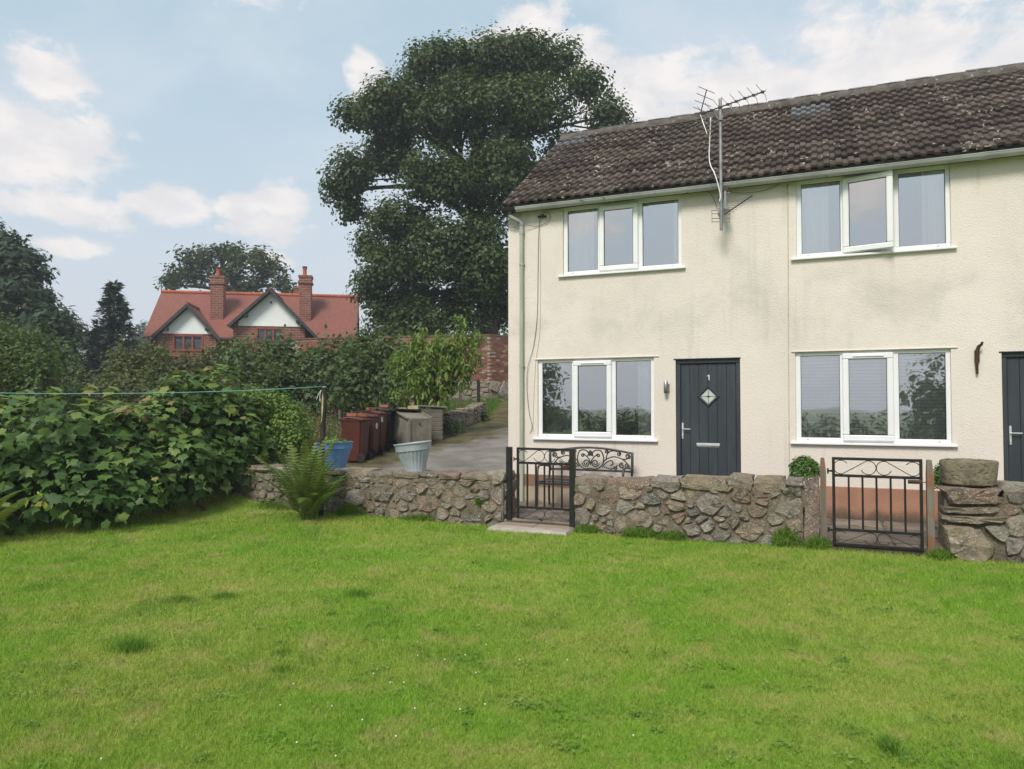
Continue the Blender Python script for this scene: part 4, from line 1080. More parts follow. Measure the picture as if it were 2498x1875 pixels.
# ------------------------------------------------------------------ pots on the wall
def plastic(name, c, c2): return simple(name, c, c2, 7, .5, .1, 50, spec=.4, spots=((c[0] * .6, c[1] * .62, c[2] * .65), 18, .62))
def pot(name, label, loc, rot, R0, R1, h, mat, ribs):
    o = thing(name, label, 'plant pot', loc)
    o.rotation_euler = rot
    pr_ = [(0, .0), (R0, .0), (R0 * 1.02, .012), (R0 * 1.12, h * .25), (R0 + (R1 - R0) * .52, h * .55), (R0 + (R1 - R0) * .72, h * .735), (R0 + (R1 - R0) * .80, h * .745), (R0 + (R1 - R0) * .84, h * .90), (R1 * .97, h * .965), (R1, h * .98), (R1, h), (R1 * .955, h), (R0 + (R1 - R0) * .70, h * .86), (R0 * .98, h * .2), (0, .03)]
    n = 72; m = MB().lathe(pr_, n)
    if ribs:
        nv = []
        for i, (x, y, z) in enumerate(m.v):
            k = i // n; a = 2 * PI * (i % n) / n
            f = 1 - .05 * (math.cos(a * 24) > .45) if 2 <= k <= 5 else 1
            nv.append((x * f, y * f, z))
        m.v = nv
    m.build('shell', mat, o, 35)
    return o
g_ = pot('plant_pot', 'empty grey ribbed plastic pot leaning on the stone wall', UV(-.80, -1.70, .685), (R(2), R(-6), -TH), .16, .292, .45, plastic('grey_pot_plastic', (.37, .405, .45), (.30, .335, .375)), True)
b_ = pot('plant_pot', 'blue plastic pot with small weeds on the stone wall', UV(-2.28, -1.70, .70), (0, R(-2), -TH), .165, .302, .41, plastic('blue_pot_plastic', (.115, .235, .47), (.09, .19, .40)), False)
MB().lathe([(.0, .37), (.1, .375), (.225, .36)], 24).build('compost', bpy.data.materials['dark_soil'], b_, True)

# ------------------------------------------------------------------ clothes post and line
MAT_POST = simple('charred_post', (.020, .018, .016), (.045, .038, .032), 12, .85, .6, 40, bd=.006, spots=((.34, .27, .15), 6, .66))
cp = thing('clothes_post', 'charred black wooden clothes post rising from the fern', 'post', UV(-2.16, -2.2, 0), -TH)
m = MB(); pts = [(0, 0, -.2), (0, 0, .3), (.005, 0, .9), (.025, 0, 1.4), (.04, 0, 1.75), (.045, 0, 2.03)]
m.tube(pts, [.042, .040, .038, .037, .038, .040], 9)
m.v = [(x + random.uniform(-.004, .004), y + random.uniform(-.004, .004), z) for x, y, z in m.v]
m.build('shaft', MAT_POST, cp, 45)
MB().add([(.01, -.040, 1.42), (.035, -.042, 1.55), (.03, -.042, 1.75), (.045, -.043, 1.90), (.06, -.041, 1.80), (.055, -.041, 1.62), (.03, -.040, 1.46), (.03, -.048, 1.65)], [(0, 1, 7, 6), (1, 2, 7), (2, 3, 4, 7), (4, 5, 7), (5, 6, 7)]).build('bare_wood', simple('bare_wood', (.45, .37, .22), (.34, .27, .15), 20, .8), cp)
wire([(.02, -.045, 1.93), (-.03, -.05, 1.86), (-.06, -.05, 1.78)], .004, MAT_WHITE, 'loose_string', cp); wire([(.02, -.045, 1.93), (.0, -.05, 1.85), (.005, -.05, 1.76)], .004, MAT_WHITE, 'loose_string', cp)
for z in (1.975, 1.986): MB().lathe([(.040, -.002), (.042, 0), (.040, .002)], 12, (.043, 0, z)).build('rope_turn', MAT_WHITE, cp, 'all')
a_ = UV(-2.14, -2.2, 1.985); b_2 = Vector((-10.5, 8.6, 2.06))
lnp = [a_.lerp(b_2, k / 24) - Vector((0, 0, .16 * 4 * (k / 24) * (1 - k / 24))) for k in range(25)]
ln = MB().tube(lnp, .0052, 6).build('washing_line', simple('teal_cord', (.16, .37, .36), rough=.6), None, 'all')
tag(ln, 'thin teal washing line strung above the bushes from the black post', 'cord')

# ------------------------------------------------------------------ bins, bunkers and what lies on them
def binmat(name, c): return simple(name, c, tuple(x * .8 for x in c), 5, .45, .12, 60, spec=.4, bd=.002, spots=(tuple(x * 1.25 for x in c), 9, .62))
MAT_BROWN = binmat('brown_bin_plastic', (.085, .021, .013)); MAT_BINBLK = binmat('black_bin_plastic', (.012, .013, .016))
MAT_TYRE = simple('rubber', (.012, .012, .012), (.02, .02, .02), 9, .7)
def bin_(label, loc, rz, mat, group=None, disc=0):
    b = thing('wheelie_bin', label, 'bin', loc, rz, group)
    def loop(x0, x1, w, z): return [(x0, -w / 2, z), (x1, -w / 2, z), (x1, w / 2, z), (x0, w / 2, z)]
    L = [loop(-.20, .20, .40, .03), loop(-.21, .22, .41, .16), loop(-.265, .245, .465, .86), loop(-.275, .25, .475, .93)]
    m = MB()
    for q in L: m.v += q
    m.f = [(3, 2, 1, 0)] + [(4 * i + k, 4 * i + (k + 1) % 4, 4 * i + 4 + (k + 1) % 4, 4 * i + 4 + k) for i in range(3) for k in range(4)]
    bm = bmesh.new(); me = bpy.data.meshes.new('body'); me.from_pydata(m.v, [], m.f); bm.from_mesh(me)
    ve = [e for e in bm.edges if abs((e.verts[0].co - e.verts[1].co).z) > .05]
    bmesh.ops.bevel(bm, geom=ve, offset=.04, segments=3, affect='EDGES'); bm.to_mesh(me); bm.free()
    me.polygons.foreach_set('use_smooth', [True] * len(me.polygons)); me.set_sharp_from_angle(angle=R(40))
    link('body', me, mat, b)
    MB().bbox(-.295, .275, -.255, .255, .915, .95, .012).build('rim', mat, b)
    lid = MB()
    n = 10
    for i in range(n + 1):
        x = -.315 + .615 * i / n; z = .955 + .05 * math.sin(PI * (i / n) ** .8)
        for y, dz in ((-.262, -.022), (-.235, 0), (-.08, .014), (.08, .014), (.235, 0), (.262, -.022)): lid.v.append((x, y, z + dz))
    lid.f = [(6 * i + k, 6 * i + k + 1, 6 * i + 7 + k, 6 * i + 6 + k) for i in range(n) for k in range(5)]
    lo = lid.build('lid', mat, b, 'all'); sm_ = lo.modifiers.new('thickness', 'SOLIDIFY'); sm_.thickness = .012
    MB().tube([(.30, -.20, .955), (.335, -.20, .945), (.335, .20, .945), (.30, .20, .955)], .016, 8).build('handle', mat, b, 50)
    MB().tube([(.215, -.21, .10), (.215, .21, .10)], .012, 8).build('axle', MAT_TYRE, b)
    for y in (-.205, .205):
        w = MB().lathe([(.05, -.022), (.095, -.022), (.10, -.012), (.10, .012), (.095, .022), (.05, .022)], 20, closed=False).xf(Matrix.Translation((.225, y, .10)) @ Matrix.Rotation(PI / 2, 4, 'X')).build('wheel', MAT_TYRE, b, 50)
        MB().lathe([(.0, -.014), (.05, -.016), (.05, .016), (.0, .014)], 12).xf(Matrix.Translation((.225, y, .10)) @ Matrix.Rotation(PI / 2, 4, 'X')).build('hub', MAT_TYRE, w)
    if disc:
        y, z = disc
        MB().lathe([(0, .004), (.060, .004), (.060, 0)], 24).xf(Matrix.Translation((.247, y, z)) @ Matrix.Rotation(PI / 2, 4, 'Y') @ Matrix.Diagonal((1.15, .9, 1, 1))).build('number_disc', MAT_WHITE, b)
        MB().add([(.2525, y - .014, z - .030), (.2525, y + .006, z - .034), (.2525, y + .014, z + .01), (.2525, y + .012, z + .034), (.2525, y - .010, z + .020), (.2525, y - .004, z - .002)], [(0, 1, 2, 3, 4, 5)]).build('mark', MAT_TYRE, b, fix=False)
    return b
def on_ground(px, Y): 
    x = (px - CX) / FPX * Y; return Vector((x, Y, H(x, Y) + .01))
BZ = R(-12)
b1 = bin_('brown wheelie bin nearest the blue pot', on_ground(868, 16.2), BZ, MAT_BROWN, 'wheelie bins by the drive')
b2 = bin_('brown wheelie bin with a white disc, middle of the brown three', on_ground(896, 16.85), BZ, MAT_BROWN, 'wheelie bins by the drive', (-.02, .72))
b3 = bin_('brown wheelie bin with a higher white disc, next to the black bin', on_ground(914, 17.45), BZ, MAT_BROWN, 'wheelie bins by the drive', (-.13, .80))
b4 = bin_('black wheelie bin between the brown bins and the concrete bunker', on_ground(934, 18.1), BZ, MAT_BINBLK, 'wheelie bins by the drive')
MAT_BRICK = simple('loose_brick', (.40, .14, .075), (.30, .105, .06), 9, .9, .4, 50, rand=.15, bd=.006)
bk = MB().bbox(-.108, .108, -.051, .051, 0, .065, .004).mesh('loose_brick'); bk.materials.append(MAT_BRICK)
MAT_DKBR = simple('dark_brick', (.05, .03, .025), (.035, .025, .02), 9, .9, .4)
def brick(label, parent, x, y, rz, dz=0.0, mat=None):
    q = Matrix.Rotation(BZ, 4, 'Z') @ Vector((x, y, 0)); o = link('loose_brick', bk if mat is None else bk.copy(), None)
    if mat: o.data.materials[0] = mat
    o.location = parent.location + q + Vector((0, 0, 1.018 + dz)); o.rotation_euler = (0, 0, rz); tag(o, label, 'brick', 'bricks weighing down bin lids')
brick('orange brick lying at the left on the nearest brown bin lid', b1, -.08, -.05, .2)
brick('orange brick lying at the right on the nearest brown bin lid', b1, .10, .08, .5, -.004)
brick('dark brick lying on the middle brown bin lid', b2, -.02, .0, .15, 0, MAT_DKBR)
brick('orange brick on the brown bin lid next to the dark brick', b3, -.08, -.05, .9)
brick('orange brick lying on the black bin lid', b4, .02, .02, .1, .0)
# concrete coal bunkers
t = NT('bunker_concrete')
cc_ = t.mix(t.step(t.noise(4, 6, .65), .35, .65), (.25, .225, .18), (.17, .155, .13))
cc_ = t.mix(t.math('MULTIPLY', t.step(t.noise(40, 4, .7), .5, .68), .45), cc_, (.13, .12, .10))
MAT_BUNK = t.done(t.pbr(cc_, .95, 0, .2, t.bump(t.noise(60, 5, .7), .6, .008)))
bk1 = thing('coal_bunker', 'beige concrete coal bunker with a sloping top behind the grey pot', 'bunker', on_ground(1004, 18.25), R(38))
MB().add([(-.30, -.40, -.1), (.30, -.40, -.1), (.30, .42, -.1), (-.30, .42, -.1), (-.30, -.40, .70), (.30, -.40, .70), (.30, .42, .92), (-.30, .42, .92)],
         [(3, 2, 1, 0), (0, 1, 5, 4), (1, 2, 6, 5), (2, 3, 7, 6), (3, 0, 4, 7), (4, 5, 6, 7)]).build('box', MAT_BUNK, bk1)
for x in (-.30, .30): MB().box(x - .03, x + .03, -.43, -.40, -.1, .71).build('corner_rib', MAT_BUNK, bk1)
MB().bar((-.345, -.43, .705), (-.345, .45, .94), .04).bar((.345, -.43, .705), (.345, .45, .94), .04).build('edge_rib', MAT_BUNK, bk1)
MB().tube([(.0, -.402, .56), (.0, -.43, .56)], .016, 8).build('bolt', MAT_TYRE, bk1)
bk2 = thing('coal_bunker', 'ribbed concrete bunker with a flat lid behind the sloping one', 'bunker', on_ground(1046, 19.3), R(20))
MB().box(-.25, .27, -.35, .35, -.1, .80).build('box', MAT_BUNK, bk2)
me = MB().bbox(-.02, .02, -.36, .36, -.055, .052, .006).mesh('panel'); me.materials.append(MAT_BUNK)
me2 = MB().bbox(-.26, .28, -.02, .02, -.055, .052, .006).mesh('panel'); me2.materials.append(MAT_BUNK)
for k in range(7):
    o = link('panel', me, None, bk2); o.location = (.285, 0, .06 + k * .118); o.rotation_euler = (0, R(10), 0)
    o = link('panel', me2, None, bk2); o.location = (0, -.365, .06 + k * .118); o.rotation_euler = (R(10), 0, 0)
MB().bbox(-.36, .36, -.44, .42, .86, .90, .008).xf(Matrix.Rotation(R(3), 4, 'Y')).build('lid', MAT_BUNK, bk2)
MAT_PALE = simple('pale_timber', (.42, .34, .19), (.34, .27, .15), 8, .85, .3, 50)
for lb, px, Y, z, sx, rz in (('long pale timber offcut lying on the sloping bunker', 982, 18.5, 1.60, .16, .1), ('thick pale timber block lying across the bunker lids', 1009, 18.5, 1.56, .22, -.25)):
    o = MB().bbox(-sx / 2 * 1.3, sx / 2 * 1.3, -.06, .06, 0, .055 if sx < .2 else .09, .006).build('timber_block', MAT_PALE); q = on_ground(px, Y); o.location = (q.x, q.y, q.z + .90); o.rotation_euler = (0, 0, rz); tag(o, lb, 'timber')
o = MB().bbox(-.42, .40, -.32, .32, 0, .03, .006).build('cover_board', MAT_BINBLK); q = on_ground(983, 18.55); o.location = (q.x, q.y, q.z + .865); o.rotation_euler = (R(-4), R(3), R(30)); tag(o, 'black board covering the top of the sloping coal bunker', 'board')

# ------------------------------------------------------------------ wire fence on the bank
fn = thing('wire_fence', 'sagging wire fence on old timber posts beyond the bins', 'fence', (0, 0, 0))
MAT_WIRE = simple('galvanised_wire', (.32, .34, .33), (.22, .23, .22), 6, .5, metal=.5)
fp = []
for px, Y, h, r, dark in ((700, 16.6, .95, .045, 0), (746, 17.6, .95, .05, 0), (829, 18.6, .95, .04, 0), (929, 19.6, 1.0, .045, 0), (972, 21.5, 1.15, .055, 1), (1060, 23.5, 1.0, .045, 0), (1122.6, 25.0, .98, .05, 0), (1166.7, 24.2, 1.1, .06, 1)):
    g = on_ground(px, Y); g.z += .15 * (px > 1050)
    m = MB().tube([g - Vector((0, 0, .2)), g + Vector((.01, 0, h * .5)), g + Vector((.0, 0, h))], [r, r, r * .9], 7); m.build('post', MAT_POST if dark else MAT_TIMBER, fn, 45); fp.append((g, h))
for k in range(len(fp) - 1):
    for f in (.92, .62, .32):
        a, b = fp[k][0] + Vector((0, 0, fp[k][1] * f)), fp[k + 1][0] + Vector((0, 0, fp[k + 1][1] * f))
        pts = [a.lerp(b, i / 8) - Vector((0, 0, .05 * 4 * (i / 8) * (1 - i / 8))) for i in range(9)]
        MB().tube(pts, .006, 5).build('wire', MAT_WIRE, fn, 'all')
st_ = thing('wooden_stake', 'slim pale wooden stake standing behind the bunkers', 'stake', on_ground(1007.5, 19.6))
MB().add([(x, y, -.2) for x, y in ((-.035, -.03), (.035, -.03), (.035, .03), (-.035, .03))] + [(x * .95, y * .95, 1.16) for x, y in ((-.035, -.03), (.035, -.03), (.035, .03), (-.035, .03))] + [(0.01, 0, 1.2)],
         [(0, 1, 5, 4), (1, 2, 6, 5), (2, 3, 7, 6), (3, 0, 4, 7), (4, 5, 8), (5, 6, 8), (6, 7, 8), (7, 4, 8)]).build('shaft', MAT_PALE, st_)

# ------------------------------------------------------------------ retaining wall beside the drive, brick wall at the top of the drive
a_ = on_ground(1104, 20.9); b_2 = on_ground(1184, 23.3)
ang = math.atan2(b_2.y - a_.y, b_2.x - a_.x); Lr = (b_2 - a_).length
rubble_wall('retaining_wall', 'low stone retaining wall climbing along the left of the drive', a_, ang, -.35, Lr, -.15, lambda x: float(np.interp(x, [-.3, .6, 1.6, Lr], [.52, .56, .68, .86])), .35, 48, 33, capw=(.2, .5), caph=(.05, .11))
a2 = on_ground(600, 14.6)
bwl = thing('brick_wall', 'tall red brick wall on a stone base at the top of the drive', 'wall', on_ground(1195, 29.5), R(0))
bz = bwl.location.z
t = NT('old_red_brick')
bb = t.ramp(t.rand(), [(0, (.15, .060, .045)), (.3, (.22, .092, .064)), (.55, (.265, .115, .078)), (.75, (.12, .060, .050)), (.9, (.31, .155, .10)), (1, (.38, .31, .26))])
bb = t.mix(t.math('MULTIPLY', t.step(t.noise(5, 5, .65), .48, .7), .5), bb, (.12, .075, .06))
MAT_OLDBR = t.done(t.pbr(bb, .92, 0, .15, t.bump(t.noise(40, 5, .7), .4, .008)))
MAT_BRMORT = simple('pale_brick_mortar', (.36, .31, .26), (.24, .20, .165), 5, .95, .4, 40)
z0, z1 = 2.72 - bz, 4.58 - bz
A1, A2 = R(168), R(42)                                     # directions of the two faces leaving the corner
d1 = Vector((math.cos(A1), math.sin(A1), 0)); d2 = Vector((math.cos(A2), math.sin(A2), 0))
def quad_prism(m, d, L, inset, za, zb2, zb3=None):
    n_ = Vector((-d.y, d.x, 0)); n_ = n_ if n_.y > 0 else -n_
    zb3 = zb3 or zb2
    p = [n_ * inset - d * 0 , d * L + n_ * inset, d * L + n_ * .24, n_ * .24]
    m.add([(q.x, q.y, za) for q in p] + [(p[0].x, p[0].y, zb2), (p[1].x, p[1].y, zb3), (p[2].x, p[2].y, zb3), (p[3].x, p[3].y, zb2)], [(0, 1, 5, 4), (1, 2, 6, 5), (2, 3, 7, 6), (3, 0, 4, 7), (4, 5, 6, 7)])
m = MB(); quad_prism(m, d1, 9.0, .012, z0 - .05, z1 - .02); quad_prism(m, d2, 6.0, .012, z0 - .05, z1 - .02)
m.build('mortar', MAT_BRMORT, bwl)
bme = MB().bbox(.004, .213, -.004, .05, 0, .064, .003).mesh('brick'); bme.materials.append(MAT_OLDBR)
nb = 0; NCO = int((z1 - z0) / .0745)
for d, A_, cols in ((d1, A1, 6), (d2, A2, 6)):
    for r_ in range(NCO):
        for c in range(cols):
            if nb >= 300: break
            x = c * .225 + (.1125 if r_ % 2 else 0)
            o = link('brick', bme, None, bwl); nb += 1
            p = d * x if d is d2 else d * (x + .217)
            o.location = (p.x, p.y, z0 + r_ * .0745); o.rotation_euler = (random.uniform(-.01, .01), 0, A_ if d is d2 else A_ - PI)
mm = MB()
for d, A_, c0, c1 in ((d1, A1, 6, 38), (d2, A2, 6, 24)):
    for r_ in range(NCO):
        for c in range(c0, c1):
            x = c * .225 + (.1125 if r_ % 2 else 0); p = d * (x if d is d2 else x + .217)
            q = MB(); q.v = [v.co[:] for v in bme.vertices]; q.f = [tuple(f.vertices) for f in bme.polygons]
            q.xf(Matrix.Translation((p.x, p.y, z0 + r_ * .0745)) @ Matrix.Rotation(A_ if d is d2 else A_ - PI, 4, 'Z')); mm.add(q.v, q.f)
stuff(mm.build('bricks_beyond', MAT_OLDBR, bwl, fix=False))
m = MB(); quad_prism(m, d1, 9.1, -.03, z1 - .015, z1 + .05); quad_prism(m, d2, 6.1, -.03, z1 - .015, z1 + .05)
m.build('coping', MAT_OLDBR, bwl)
rs = random.Random(77)
for d, A_, L in ((d1, A1, 2.6), (d2, A2, 3.2)):
    fl_ = d is d2
    for poly in cells(0, L, -.5, lambda x: z0, 26, rs, 1.25):
        if poly_area(poly) < .002: continue
        pl = poly if fl_ else [(-x, z) for x, z in poly]
        me, c = stone_mesh(pl, rs.uniform(.03, .07), rs, .012, .1)
        if me is None: continue
        o = link('stone', me, MAT_STONE, bwl); p = d * (c[0] if fl_ else -c[0]); o.location = (p.x, p.y, c[1]); o.rotation_euler = (0, 0, A_ if fl_ else A_ - PI)
m = MB(); quad_prism(m, d1, 9.0, .0, -.6, z0 - .02); quad_prism(m, d2, 6.0, .0, -.6, z0 - .02); m.build('stone_base', MAT_LIME, bwl)

# ------------------------------------------------------------------ red brick house behind the hedge
t = NT('house_brick')
br = t.n.new('ShaderNodeTexBrick'); br.offset = .5; br.inputs['Scale'].default_value = 1.0
br.inputs['Brick Width'].default_value = .45; br.inputs['Row Height'].default_value = .15; br.inputs['Mortar Size'].default_value = .022
br.inputs['Color1'].default_value = (.27, .095, .062, 1); br.inputs['Color2'].default_value = (.17, .065, .048, 1); br.inputs['Mortar'].default_value = (.30, .22, .18, 1)
cmb = t.n.new('ShaderNodeCombineXYZ'); X_, Y_, Z_ = t.xyz()
t.l.new(t.math('ADD', X_, t.math('MULTIPLY', Y_, .8)), cmb.inputs[0]); t.l.new(Z_, cmb.inputs[1]); t.l.new(cmb.outputs[0], br.inputs['Vector'])
hb = t.mix(t.math('MULTIPLY', t.step(t.noise(1.6, 5), .4, .7), .45), br.outputs[0], (.17, .065, .045))
MAT_HBR = t.done(t.pbr(hb, .9, 0, .2, t.bump(br.outputs[1], .3, .02)))
t = NT('plain_clay_tile')
br = t.n.new('ShaderNodeTexBrick'); br.offset = .5; br.inputs['Scale'].default_value = 1.0
br.inputs['Brick Width'].default_value = .17; br.inputs['Row Height'].default_value = .075; br.inputs['Mortar Size'].default_value = .010
br.inputs['Color1'].default_value = (.33, .125, .092, 1); br.inputs['Color2'].default_value = (.245, .098, .078, 1); br.inputs['Mortar'].default_value = (.10, .046, .038, 1)
cmb = t.n.new('ShaderNodeCombineXYZ'); X_, Y_, Z_ = t.xyz()
t.l.new(t.math('ADD', X_, t.math('MULTIPLY', Y_, .25)), cmb.inputs[0]); t.l.new(Z_, cmb.inputs[1]); t.l.new(cmb.outputs[0], br.inputs['Vector'])
hb = t.mix(t.math('MULTIPLY', t.step(t.noise(1.1, 6, .6), .4, .7), .35), br.outputs[0], (.24, .10, .078))
MAT_CLAY = t.done(t.pbr(hb, .85, 0, .25, t.bump(br.outputs[1], .4, .02)))
MAT_RIDGER = simple('orange_ridge', (.44, .115, .05), (.34, .095, .05), 2, .8)
MAT_GABLE = simple('white_gable_render', (.86, .88, .88), (.82, .84, .84), 1.5, .85)
MAT_BARGE = simple('dark_grey_bargeboard', (.035, .037, .038), (.05, .05, .05), 4, .6)
MAT_SANDST = simple('red_window_stone', (.30, .085, .055), (.23, .07, .05), 4, .8)
RHZ = R(10); o0 = P(393.4, 710.2, 48.0)
rh = thing('red_house', 'red brick house with twin white gables and red tiled roof', 'house', (o0.x, o0.y, 0), RHZ)
L_, hd, rz_, ez = 12.97, 3.6, 9.30, 6.0
GZ = 1.0
sl_ = (rz_ - ez) / hd
MB().prism([(.35, GZ), (L_ - .35, GZ), (L_ - .35, ez + .1), (.35, ez + .1)], -hd + .4, hd - .4).add([(x, y, z) for x in (.35, L_ - .35) for y, z in ((-hd + .4, ez + .1), (hd - .4, ez + .1), (0, rz_ - .2))], [(0, 1, 2), (3, 4, 5)]).build('wall', MAT_HBR, rh)
def slab_roof(x0, x1, yr, ye, zr, ze, th=.12):
    return [(x0, ye, ze), (x1, ye, ze), (x1, yr, zr), (x0, yr, zr), (x0, ye, ze - th), (x1, ye, ze - th), (x1, yr, zr - th), (x0, yr, zr - th)], [(0, 1, 2, 3), (7, 6, 5, 4), (0, 4, 5, 1), (1, 5, 6, 2), (2, 6, 7, 3), (3, 7, 4, 0)]
m = MB(); m.add(*slab_roof(0, L_, 0, -hd, rz_, ez)); m.add(*slab_roof(0, L_, .0, hd, rz_, ez))
rr_ = m.build('roof', MAT_CLAY, rh)
for k in range(29):
    MB().tube([(k * L_ / 29 + .01, 0, rz_ + .02), ((k + 1) * L_ / 29 - .01, 0, rz_ + .02)], .13, 8).build('ridge_tile', MAT_RIDGER, rr_, 50)
for x in (0, L_): MB().tube([(x, 0, rz_), (x, 0, rz_ + .75)], .03, 6).build('finial', MAT_BARGE, rr_)
MB().bar((L_ + .02, -hd, ez - .1), (L_ + .02, 0, rz_ - .1), .06, .22).build('bargeboard', MAT_BARGE, rr_)
MB().add([(L_ - .33, -hd + .6, ez - .6), (L_ - .33, 1, ez - .6), (L_ - .33, 0, rz_ - .7)], [(0, 1, 2)]).build('white_panel', MAT_GABLE, rh)
def wing(apex, lf, rf, yf, yw, xw0, xw1, zt, win, mull):
    """roofed wing: verge plane yf, wall plane yw"""
    ax, az_ = apex
    m = MB()
    for (fx, fz) in (lf, rf):
        yb = lambda z: -(rz_ - z) / sl_ if z < rz_ else 0
        m.add([(fx, yf, fz), (ax, yf, az_), (ax, yb(az_) + .05, az_), (fx, yb(fz) + .05, fz), (fx, yf, fz - .1), (ax, yf, az_ - .1), (ax, yb(az_) + .05, az_ - .1), (fx, yb(fz) + .05, fz - .1)], [(0, 1, 2, 3), (7, 6, 5, 4), (0, 4, 5, 1), (0, 3, 7, 4)])
    wr = m.build('wing_roof', MAT_CLAY, rh)
    for (fx, fz) in (lf, rf):
        MB().bar((fx, yf - .04, fz - .09), (ax, yf - .04, az_ - .09), .17, .06).build('bargeboard', MAT_BARGE, wr)
        s = 1 if fx < ax else -1
        for q in (.42,): MB().box(fx + (ax - fx) * q - .07, fx + (ax - fx) * q + .07, yf, yw, fz + (az_ - fz) * q - .42, fz + (az_ - fz) * q - .25).build('purlin_end', MAT_BARGE, wr)
    MB().tube([(ax, yf, az_ + .02), (ax, -(rz_ - az_) / sl_, az_ + .02)], .09, 6).build('wing_ridge', MAT_CLAY, wr)
    w0, w1, wz0, wz1 = win
    mw = MB()
    zrt = lambda x: (lf[1] + (az_ - lf[1]) * (x - lf[0]) / (ax - lf[0]) if x < ax else rf[1] + (az_ - rf[1]) * (x - rf[0]) / (ax - rf[0])) - .22
    ys_ = yw
    for a, b, c, d in ((xw0, w0, GZ, zt), (w1, xw1, GZ, zt), (w0, w1, GZ, wz0), (w0, w1, wz1, zt)): mw.add([(a, ys_, c), (b, ys_, c), (b, ys_, d), (a, ys_, d)], [(0, 1, 2, 3)])
    mw.add([(xw0, yw, GZ), (xw0, -2, GZ), (xw0, -2, zt), (xw0, yw, zt)], [(0, 1, 2, 3)]); mw.add([(xw1, yw, GZ), (xw1, -2, GZ), (xw1, -2, zt), (xw1, yw, zt)], [(0, 1, 2, 3)])
    mw.build('wing_wall', MAT_HBR, rh)
    MB().prism([(xw0 + .3, zt), (xw1 - .25, zt), (xw1 - .25, min(zrt(xw1 - .25), zt + .3)), (ax, az_ - .2), (xw0 + .3, max(zt, zrt(xw0 + .3)))], yw - .05, yw + .3).build('white_gable', MAT_GABLE, rh)
    MB().add([(xw0, yw + .02, zt), (xw1, yw + .02, zt), (xw1, yw + .02, max(zt, zrt(xw1))), (ax, yw + .02, az_ - .25), (xw0, yw + .02, max(zt, zrt(xw0)))], [(0, 1, 2, 3, 4)]).build('gable_backing', MAT_HBR, rh)
    W = MB().box(w0 - .12, w1 + .12, yw - .04, yw + .14, wz1, wz1 + .13).box(w0 - .14, w1 + .14, yw - .06, yw + .14, wz0 - .14, wz0).box(w0 - .13, w0, yw - .03, yw + .14, wz0, wz1).box(w1, w1 + .13, yw - .03, yw + .14, wz0, wz1).build('window', MAT_SANDST, rh)
    for k in range(1, mull): 
        x = w0 + (w1 - w0) * k / mull; MB().box(x - .055, x + .055, yw - .02, yw + .12, wz0, wz1).build('mullion', MAT_SANDST, W)
    for k in range(mull):
        a, b = w0 + (w1 - w0) * k / mull, w0 + (w1 - w0) * (k + 1) / mull
        MB().box(a, b, yw + .09, yw + .10, wz0, wz1).build('pane', MAT_HGLASS, W)
        MB().box(a + .05, b - .05, yw + .07, yw + .088, (wz0 + wz1) / 2 - .018, (wz0 + wz1) / 2 + .018).build('glazing_bar', MAT_BARGE, W)
MAT_HGLASS = simple('dark_window_glass', (.05, .06, .07), (.035, .042, .05), 1, .06, .0, spec=.9)
wing((7.84, 8.89), (5.40, 6.58), (10.66, 5.98), -5.5, -5.0, 5.62, 9.88, 6.60, (7.07, 8.44, 5.45, 6.42), 3)
wing((2.71, 8.02), (.60, 5.88), (4.65, 5.88), -4.15, -3.7, .88, 4.35, 6.17, (1.89, 3.47, 5.22, 6.03), 3)
MB().box(7.78, 7.9, -5.056, -5.05, 8.02, 8.14).build('air_brick', MAT_BARGE, rh)
def chimney(x0, x1, y0, y1, zb, zt, pots):
    C = MB().box(x0, x1, y0, y1, zb, zt - .55).box(x0 - .08, x1 + .08, y0 - .08, y1 + .08, zt - .55, zt - .42).box(x0 - .03, x1 + .03, y0 - .03, y1 + .03, zt - .42, zt - .14).box(x0 - .07, x1 + .07, y0 - .07, y1 + .07, zt - .14, zt).build('chimney', MAT_HBR, rh)
    for px_, py_, h in pots:
        MB().lathe([(.15, 0), (.13, h * .3), (.12, h * .8), (.15, h * .84), (.15, h), (.09, h)], 12, (px_, py_, zt)).build('chimney_pot', MAT_RIDGER, C, 45)
        MB().tube([(px_, py_, zt + h + .04), (px_, py_, zt + h + .09)], .17, 10).build('cowl', MAT_BARGE, C)
chimney(3.62, 4.42, -2.2, -1.4, 6.5, 10.15, [(4.0, -1.8, .5)])
chimney(9.2, 9.95, -2.2, -1.4, 6.5, 10.35, [(9.5, -1.8, .55)])
chimney(8.44, 9.1, 1.2, 2.0, 7.0, 10.1, [(8.8, 1.6, .4)])
chimney(3.1, 4.9, 3.4, 4.0, 7.0, 9.95, [])
MB().tube([(10.95, -hd + .9, ez + .35), (10.95, -hd + .9, ez + 1.05)], .07, 8).build('vent_pipe', MAT_BARGE, rh)
MB().box(.3, L_ - .3, -hd - .02, -hd + .08, ez - .16, ez - .05).build('gutter', MAT_BARGE, rh)

